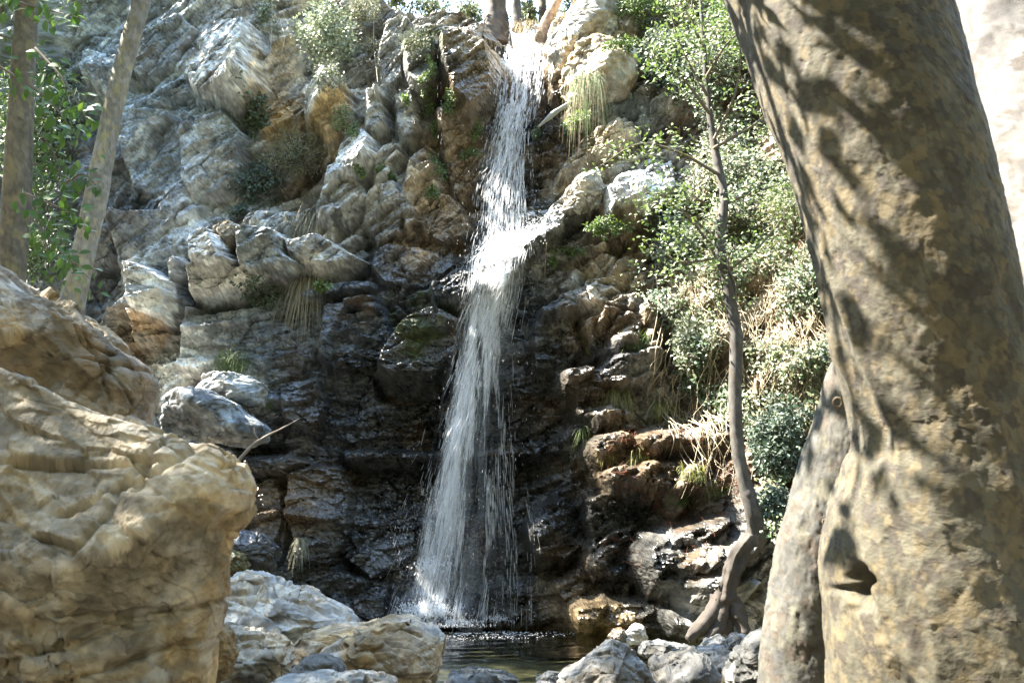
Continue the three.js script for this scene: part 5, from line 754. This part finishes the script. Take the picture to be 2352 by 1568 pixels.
bush('shrub', 'twiggy olive shrub with dry stems on the ledge between the cliff blocks', 'shrub', { at: [680, 375], r: [70, 62], out: 0.3, n: 3800, size: 0.034, cols: oliveC, seed: 206, geo: leafN, twigs: 60 });
bush('ivy', 'dark blue green ivy patch under the twiggy olive shrub', 'ivy', { at: [600, 430], r: [55, 55], out: 0.15, n: 1700, size: 0.055, cols: blueC, seed: 207 });
bush('ivy', 'low dark leaves along the ledge above the white overhanging block', 'ivy', { at: [552, 487], r: [34, 16], out: 0.12, n: 420, size: 0.05, cols: blueC, seed: 208, twigs: 3 });
bush('ivy', 'shaded blue green ivy beside the straw tussock below the overhang', 'ivy', { at: [610, 680], r: [44, 44], out: 0.15, n: 900, size: 0.055, cols: blueC, seed: 209, twigs: 4 });
bush('fern', 'bright green leafy clump right of the straw tussock below the overhang', 'fern', { at: [738, 660], r: [22, 14], out: 0.1, n: 320, size: 0.05, cols: freshC, seed: 210, twigs: 0 });
bush('creeper', 'sunlit cream leaved creeper on the pale boulder stack in mid cliff', 'plant', { at: [792, 290], r: [24, 46], out: 0.25, n: 700, size: 0.045, cols: [[0.16, 0.19, 0.06], [0.26, 0.28, 0.12]], seed: 211, twigs: 3 });
bush('creeper', 'trailing white flecked leaves below the white leaved shrub', 'plant', { at: [765, 180], r: [34, 46], out: 0.3, n: 420, size: 0.05, cols: [[0.12, 0.15, 0.07], [0.2, 0.22, 0.13]], seed: 212, hang: 0.3, twigs: 3 });
bush('moss', 'hanging green moss cushion on the knob left of the waterfall lip', 'moss', { at: [962, 95], r: [36, 42], out: 0.05, n: 2600, size: 0.03, cols: [[0.05, 0.07, 0.01], [0.13, 0.14, 0.03]], seed: 213, geo: leafN, twigs: 0, hang: 0.2 });
[[990, 160, 12, 34, 'upper maidenhair fern strip below the mossy knob'], [985, 230, 18, 40, 'maidenhair fern strip down the dripping corner, second from top'], [1000, 300, 12, 28, 'narrow fern strip in the middle of the dripping corner'], [1035, 235, 16, 30, 'fern clump right of the dripping corner beside the waterfall'], [1010, 385, 22, 36, 'broad bright fern clump low in the dripping corner'], [995, 440, 12, 18, 'lowest small fern clump of the dripping corner'], [1080, 350, 24, 14, 'fern tuft hugging the left side of the upper waterfall'], [935, 230, 12, 12, 'yellow green fern tuft on the grey column left of the dripping corner'], [872, 385, 10, 10, 'tiny yellow fern tuft on the tan blocks in mid cliff'], [815, 300, 10, 26, 'small green tuft beside the pale boulder stack'], [905, 410, 9, 14, 'tiny fern on the grey rock column'], [1095, 300, 12, 26, 'fern tuft on the wet rock right beside the upper falls'], [830, 395, 14, 12, 'green tuft under the pale boulder stack'], [1230, 305, 10, 18, 'dark wet fern behind the upper waterfall'], [1305, 580, 42, 10, 'row of ferns under the sunlit ridge right of the falls'], [1270, 600, 18, 8, 'small fern under the left end of the sunlit ridge']].forEach(([x, y, rx, ry, label], i) => bush('fern', label, 'fern', { at: [x, y], r: [rx, ry], out: 0.06, n: 160 + rx * ry * 0.55 | 0, size: 0.042, cols: freshC, seed: 230 + i, twigs: 0, hang: 0.06, mat: greenMat }));
tussock('big grey straw tussock drooping from the ledge in mid cliff', [725, 505], { n: 420, len: 0.95, droop: 1.1, seed: 260, spread: 0.35, mats: [greyGrass, dryM], w: 0.005 });
tussock('small straw tuft left of the big drooping tussock', [665, 505], { n: 140, len: 0.35, droop: 1.1, seed: 261, spread: 0.15, mats: [greyGrass] });
tussock('straw tussock hanging below the overhanging ledge', [705, 648], { n: 380, len: 0.78, droop: 1.25, seed: 262, spread: 0.25, mats: [dryM, greyGrass], w: 0.005 });
tussock('green grass tuft on the ledge above the square shaded boulder', [532, 840], { n: 420, len: 0.36, droop: 0.9, seed: 263, spread: 0.45, mats: [greenGrass, greenGrass], up: 0.9 });
tussock('little green tuft on top of the light grey block', [487, 882], { n: 120, len: 0.2, droop: 0.7, seed: 264, spread: 0.2, mats: [greenGrass], up: 1 });
tussock('grass tuft on the right end of the shaded ledge', [610, 930], { n: 110, len: 0.22, droop: 0.9, seed: 265, spread: 0.15, mats: [greenGrass], up: 0.9 });
tussock('long pale grass beard hanging from the shaded boulder at cliff top', [1345, 182], { n: 260, len: 0.8, droop: 1.3, seed: 266, spread: 0.45, fan: 0.22, up: 0.3, mats: [dryM, greenGrass], d: 13.95, w: 0.004 });
tussock('sunlit straw tuft beside the curved trunk at the waterfall lip', [1212, 62], { n: 260, len: 0.42, droop: 1.1, seed: 267, spread: 0.3, mats: [dryM], d: 15.9 });
tussock('short straw tuft at the foot of the wet wall left of the falls', [690, 1240], { n: 90, len: 0.32, droop: 1.3, seed: 268, spread: 0.1, mats: [greyGrass] });
tussock('green grass on the flat stone shelf right of the falls', [1465, 790], { n: 200, len: 0.2, droop: 0.8, seed: 269, spread: 0.35, mats: [greenGrass], up: 1 });
tussock('yellow tuft at the left end of the flat stone shelf', [1355, 812], { n: 60, len: 0.2, droop: 0.3, seed: 270, spread: 0.06, mats: [yellowGrass], up: 1.6 });
tussock('mixed grass tuft drooping over the wet rock below the shelf', [1418, 905], { n: 240, len: 0.36, droop: 1.3, seed: 271, spread: 0.3, mats: [greenGrass, dryM] });
tussock('sunlit green tuft below the ivy bank', [1525, 935], { n: 220, len: 0.28, droop: 1, seed: 272, spread: 0.3, mats: [greenGrass, yellowGrass] });
tussock('pale tuft at the lower edge of the ivy bank', [1575, 960], { n: 220, len: 0.32, droop: 1, seed: 273, spread: 0.25, mats: [yellowGrass, dryM] });
tussock('tall yellow grass on the sunlit brown rocks', [1468, 1060], { n: 160, len: 0.42, droop: 1.1, seed: 274, spread: 0.16, mats: [yellowGrass], up: 1 });
tussock('short yellow grass left of the tall yellow grass', [1395, 1050], { n: 90, len: 0.22, droop: 0.8, seed: 275, spread: 0.2, mats: [yellowGrass], up: 1 });
tussock('thin hanging grass at the left corner of the brown rocks', [1340, 985], { n: 26, len: 0.3, droop: 1.5, seed: 276, spread: 0.06, mats: [greenGrass], w: 0.003 });
tussock('bright green tuft on the right side of the brown rocks', [1562, 1150], { n: 220, len: 0.2, droop: 0.8, seed: 277, spread: 0.2, mats: [greenGrass], up: 1 });
tussock('pale green tuft among the brown rocks above the big dark boulder', [1590, 1090], { n: 160, len: 0.18, droop: 0.8, seed: 278, spread: 0.3, mats: [yellowGrass, greenGrass], up: 1 });
tussock('grass tuft by the slim tree above the big dark boulder', [1650, 1125], { n: 140, len: 0.2, droop: 0.9, seed: 279, spread: 0.25, mats: [greenGrass], up: 1 });
tussock('spiky blue green rosette in the gap behind the left boulders', [345, 915], { n: 70, len: 0.3, droop: 0.2, seed: 280, spread: 0.05, mats: [leafMat(0.09, 0.14, 0.10, 0.1, 0.4)], w: 0.014, up: 1.4, name: 'rosette_plant' });
tussock('grass sprigs by the dead stick at the wet wall', [565, 1040], { n: 70, len: 0.16, droop: 0.8, seed: 281, spread: 0.35, mats: [greenGrass], up: 1 });
bush('shrub', 'dark leafy shrub in the shade behind the two slender left trunks', 'shrub', { at: [110, 330], r: [110, 170], out: 0.5, n: 4200, size: 0.075, cols: [[0.045, 0.085, 0.018], [0.09, 0.14, 0.03]], seed: 321, twigs: 20 });
bush('shrub', 'dark leafy shrub low between the left trunks and the left boulders', 'shrub', { at: [110, 590], r: [90, 80], out: 0.6, n: 2200, size: 0.07, cols: [[0.045, 0.085, 0.018], [0.09, 0.14, 0.03]], seed: 322, twigs: 10 });
// the right bank
const inPoly = (poly, x, y) => inside(poly, x, y) > 0;
const bank = [[1450, 560], [1540, 480], [1620, 330], [1560, 250], [1480, 200], [1440, 100], [1480, -40], [2050, -40], [2050, 1250], [1760, 1240], [1720, 1000], [1640, 960], [1560, 900], [1540, 780], [1470, 690], [1430, 620]];
{
  const R = rng(300), list = [], under = [];
  for (let i = 0; i < 42000; i++) {
    const vx = lerp(1420, 2050, R()), vy = lerp(-40, 1250, R()); if (!inPoly(bank, vx, vy)) continue; if (vx > 1990 && vy > 700) continue;
    const dry = sst(520, 640, vy) * sst(960, 820, vy) * sst(1820, 1700, vx); const cl = fbm(vx * 0.012, vy * 0.012, 3, 3); if (cl < -0.25 + 0.14 * dry) continue; if (R() < 0.12 * dry) continue;
    const p = hit(vx, vy), out = 0.08 + 0.42 * R() * clamp(0.5 + 1.2 * cl); p.z += out; p.y += 0.3 * out;
    const kind = fbm(p.x * 0.8, p.y * 0.8, 21, 2), c = kind > 0.34 ? tint(R, [0.06, 0.10, 0.04], [0.12, 0.17, 0.08], 0.4) : tint(R, [0.10, 0.135, 0.055], [0.2, 0.23, 0.12], 0.4);
    const n = 3; for (let k = 0; k < n; k++) { const l = V3((R() - 0.5) * 1.4, -0.35 + (R() - 0.5) * 0.8, 0.5 + 0.5 * (R() - 0.3)).normalize(); list.push([p.clone().add(V3((R() - 0.5) * 0.2, (R() - 0.5) * 0.2, (R() - 0.5) * 0.12)), l, (R() - 0.5) * 1.6, 0.062 * (0.55 + 0.75 * R()), c.map(v => v * (0.75 + 0.5 * R()))]); }
  }
  const m = scatter('ivy_cover', leafS, ivyMat, list, scene); tag(m, 'ivy and bramble leaves covering the bank right of the waterfall', 'ivy', null, 'stuff');
  // tangle of dry vines
  const gs = []; for (let i = 0; i < 420; i++) { const vx = lerp(1510, 1900, R()), vy = lerp(540, 980, R()), p = hit(vx, vy), pts = [p.clone().add(V3(0, 0, 0.12 + 0.2 * R()))]; const dx = (R() - 0.5) * 0.7, len = 0.3 + 0.9 * R(); for (let k = 1; k < 5; k++) { const q = pts[0].clone().add(V3(dx * k / 4 + (R() - 0.5) * 0.14, -len * k / 4, 0)); q.z = Math.max(cliffZ(q.x, q.y) + 0.06 + 0.25 * R(), q.z - 0.4); pts.push(q); } gs.push(tube(pts, [0.0045, 0.004, 0.002], 4, 10, { cap: false })); }
  const v = mesh('dry_vines', mergeGeometries(gs), paleTwig); tag(v, 'tangle of pale dry vines hanging over the right bank', 'vines', null, 'stuff');
  // fallen reddish needles
  const gn = []; const needle = new THREE.CylinderGeometry(0.002, 0.0015, 0.13, 4); for (let i = 0; i < 1300; i++) { const vx = lerp(1380, 1720, R()), vy = lerp(985, 1190, R()) + (R() < 0.2 ? 120 : 0), cl = fbm(vx * 0.02, vy * 0.02, 9, 3); if (cl < 0.02) continue; const p = hit(vx, vy), g = needle.clone(); g.rotateZ(R() * 3.14); g.rotateX((R() - 0.5) * 1); g.translate(p.x, p.y, p.z + 0.025); gn.push(g); }
  tag(mesh('pine_needles', mergeGeometries(gn), new THREE.MeshStandardMaterial({ color: new THREE.Color().setRGB(0.2, 0.07, 0.03), roughness: 0.8 })), 'reddish fallen pine needles on the brown wet rocks', 'needles', null, 'stuff');
}
bush('shrub', 'grey green sunlit shrub in the shade gap right of the cliff top boulders', 'shrub', { at: [1515, 165], r: [52, 56], out: 0.7, n: 2200, size: 0.06, cols: [[0.08, 0.12, 0.05], [0.17, 0.2, 0.11]], seed: 310 });
bush('shrub', 'bright green leafy spray over the top of the cliff top boulders', 'shrub', { at: [1470, 50], r: [62, 44], out: 0.6, n: 1500, size: 0.06, cols: freshC, seed: 311, mat: greenMat });
bush('shrub', 'light green leafy spray hanging beside the pale grass beard', 'shrub', { at: [1415, 165], r: [44, 18], out: 0.9, n: 420, size: 0.055, cols: freshC, seed: 312, mat: greenMat, twigs: 6 });
bush('shrub', 'small leafy sprig over the dark rock right of the upper falls', 'shrub', { at: [1310, 310], r: [36, 26], out: 0.6, n: 320, size: 0.055, cols: freshC, seed: 313, mat: greenMat, twigs: 5 });
bush('shrub', 'leafy branch across the lower sunlit ridge, left of the slim tree', 'shrub', { at: [1400, 545], r: [70, 20], out: 0.5, n: 700, size: 0.055, cols: freshC, seed: 314, mat: greenMat, twigs: 8 });
bush('shrub', 'dense leafy shrub under the slim tree fork', 'shrub', { at: [1560, 590], r: [80, 50], out: 0.5, n: 2600, size: 0.055, cols: [[0.11, 0.14, 0.06], [0.2, 0.22, 0.12]], seed: 315 });
bush('shrub', 'broad leafy shrub at the top right, against the leaning trunk', 'shrub', { at: [1700, 90], r: [90, 90], out: 0.8, n: 3200, size: 0.06, cols: freshC, seed: 316, mat: greenMat });
bush('shrub', 'feathery green shrub right of the slim tree at mid height', 'shrub', { at: [1780, 520], r: [70, 60], out: 0.6, n: 2600, size: 0.05, cols: oliveC, seed: 317, geo: leafN });
bush('shrub', 'dark ivy mound low on the bank beside the side stem', 'shrub', { at: [1775, 1010], r: [64, 90], out: 0.3, n: 3000, size: 0.065, cols: blueC, seed: 318 });
bush('shrub', 'shaded ivy clump between the slim tree foot and the side stem', 'shrub', { at: [1770, 1160], r: [40, 44], out: 0.3, n: 1100, size: 0.06, cols: blueC, seed: 319 });
bush('shrub', 'white glossy leaved bramble in full sun left of the slim tree', 'shrub', { at: [1590, 800], r: [48, 70], out: 0.25, n: 1500, size: 0.055, cols: [[0.12, 0.15, 0.08], [0.22, 0.24, 0.15]], seed: 320, twigs: 25 });
// cliff-top greenery against the sky
[[990, 10, 60, 30, 'sunlit grey green shrub on the cliff top left of the dark trunk'], [1215, 20, 34, 24, 'leafy shrub on the cliff top between the trunks'], [1320, 30, 50, 40, 'green shrub on the cliff top right of the curved trunk'], [905, -10, 40, 26, 'tangled shrub on the cliff edge above the grey column'], [1075, 28, 22, 18, 'blue green shrub on the cliff top beside the dark trunk']].forEach(([x, y, rx, ry, label], i) => { const c = P(x, y, 18.2); const R = rng(330 + i), o = c.clone().add(V3(0, -0.4, 0)), t = thing('cliff_top_shrub', label, 'shrub', 'shrubs on the cliff top', o), m = Pm(0, y, 18.2); scatter('foliage', leafS, greenMat, crownLeaves(R, o, c, V3(rx * m * 1.2, ry * m * 1.2, 0.8), 40, 34, 0.075, [0.08, 0.12, 0.04], [0.17, 0.2, 0.1], 0), t); });
// hanging vines
[[[630, -20], [632, 60], [628, 150], 'thin bare vine hanging from the ivy at top left'], [[648, 60], [660, 110], [640, 190], 'thin bare vine swinging left below the ivy at top left'], [[866, 20], [862, 90], [872, 205], 'long pale root hanging from the rounded olive shrub'], [[1370, 215], [1378, 250], [1372, 290], 'thin pale root hanging from the grass beard'], [[1252, 600], [1254, 570], [1250, 640], 'thin green trickling root below the sunlit ridge'], [[1500, 620], [1505, 720], [1490, 800], 'dry vine hanging over the square rock corner'], [[1535, 640], [1545, 760], [1528, 860], 'dry vine hanging left of the white bramble']].forEach(([a, b, c, label], i) => { const pts = [a, b, c].map(([x, y]) => { const p = hit(x, y); p.z += 0.25; return p; }), o = pts[0].clone(); const t = thing('hanging_vine', label, 'vine', 'hanging vines', o); mesh('stem', tube(pts.map(p => p.sub(o)), [0.005, 0.0045, 0.003], 5, 40, { disp: (tt, a, q) => 0.003 * vn(q.x * 9, q.y * 9, 1) }), paleTwig, t); const R = rng(350 + i), L = []; for (let k = 0; k < 14; k++) L.push([V3((R() - 0.5) * 0.16, -R() * 0.5, R() * 0.1), rdir(R), R() * 2, 0.05, tint(R, [0.12, 0.15, 0.06], [0.2, 0.22, 0.12])]); scatter('leaves', leafS, ivyMat, L, t); });
// dead wood
const deadWood = new THREE.MeshStandardMaterial({ color: new THREE.Color().setRGB(0.17, 0.145, 0.115), roughness: 0.9 });
{ const p = [[545, 1060, 12.5], [580, 1022, 12.5], [615, 1000, 12.55], [650, 982, 12.6], [686, 962, 12.7]].map(a => P(...a)), o = p[0].clone(), t = thing('dead_stick', 'bare grey stick leaning on the dark ledge left of the falls', 'stick', null, o); mesh('stem', tube(p.map(q => q.sub(o)), [0.024, 0.02, 0.016, 0.011, 0.005], 10, 60, { disp: (tt, a, q) => 0.007 * fbm(q.x * 14, q.y * 14, q.z * 14, 3) }), deadWood, t); mesh('twig', tube([p[2].clone().add(V3(-0.09, -0.08, 0)), p[2].clone().add(V3(-0.16, 0.02, 0.02)), p[2].clone().add(V3(-0.17, 0.1, 0.03))], [0.01, 0.008, 0.005], 6, 8), deadWood, t); }
{ const p = [[1236, 292, 14.5], [1270, 262, 14.45], [1308, 236, 14.5]].map(a => P(...a)), o = p[0].clone(), t = thing('driftwood', 'weathered grey branch jammed beside the upper waterfall', 'branch', null, o); mesh('stem', tube(p.map(q => q.sub(o)), [0.02, 0.045, 0.03], 8, 20, { disp: (tt, a, q) => 0.008 * fbm(q.x * 9, q.y * 9, q.z * 9, 2) }), new THREE.MeshStandardMaterial({ color: new THREE.Color().setRGB(0.26, 0.26, 0.23), roughness: 0.8 }), t); }
renderer.render(scene, camera);
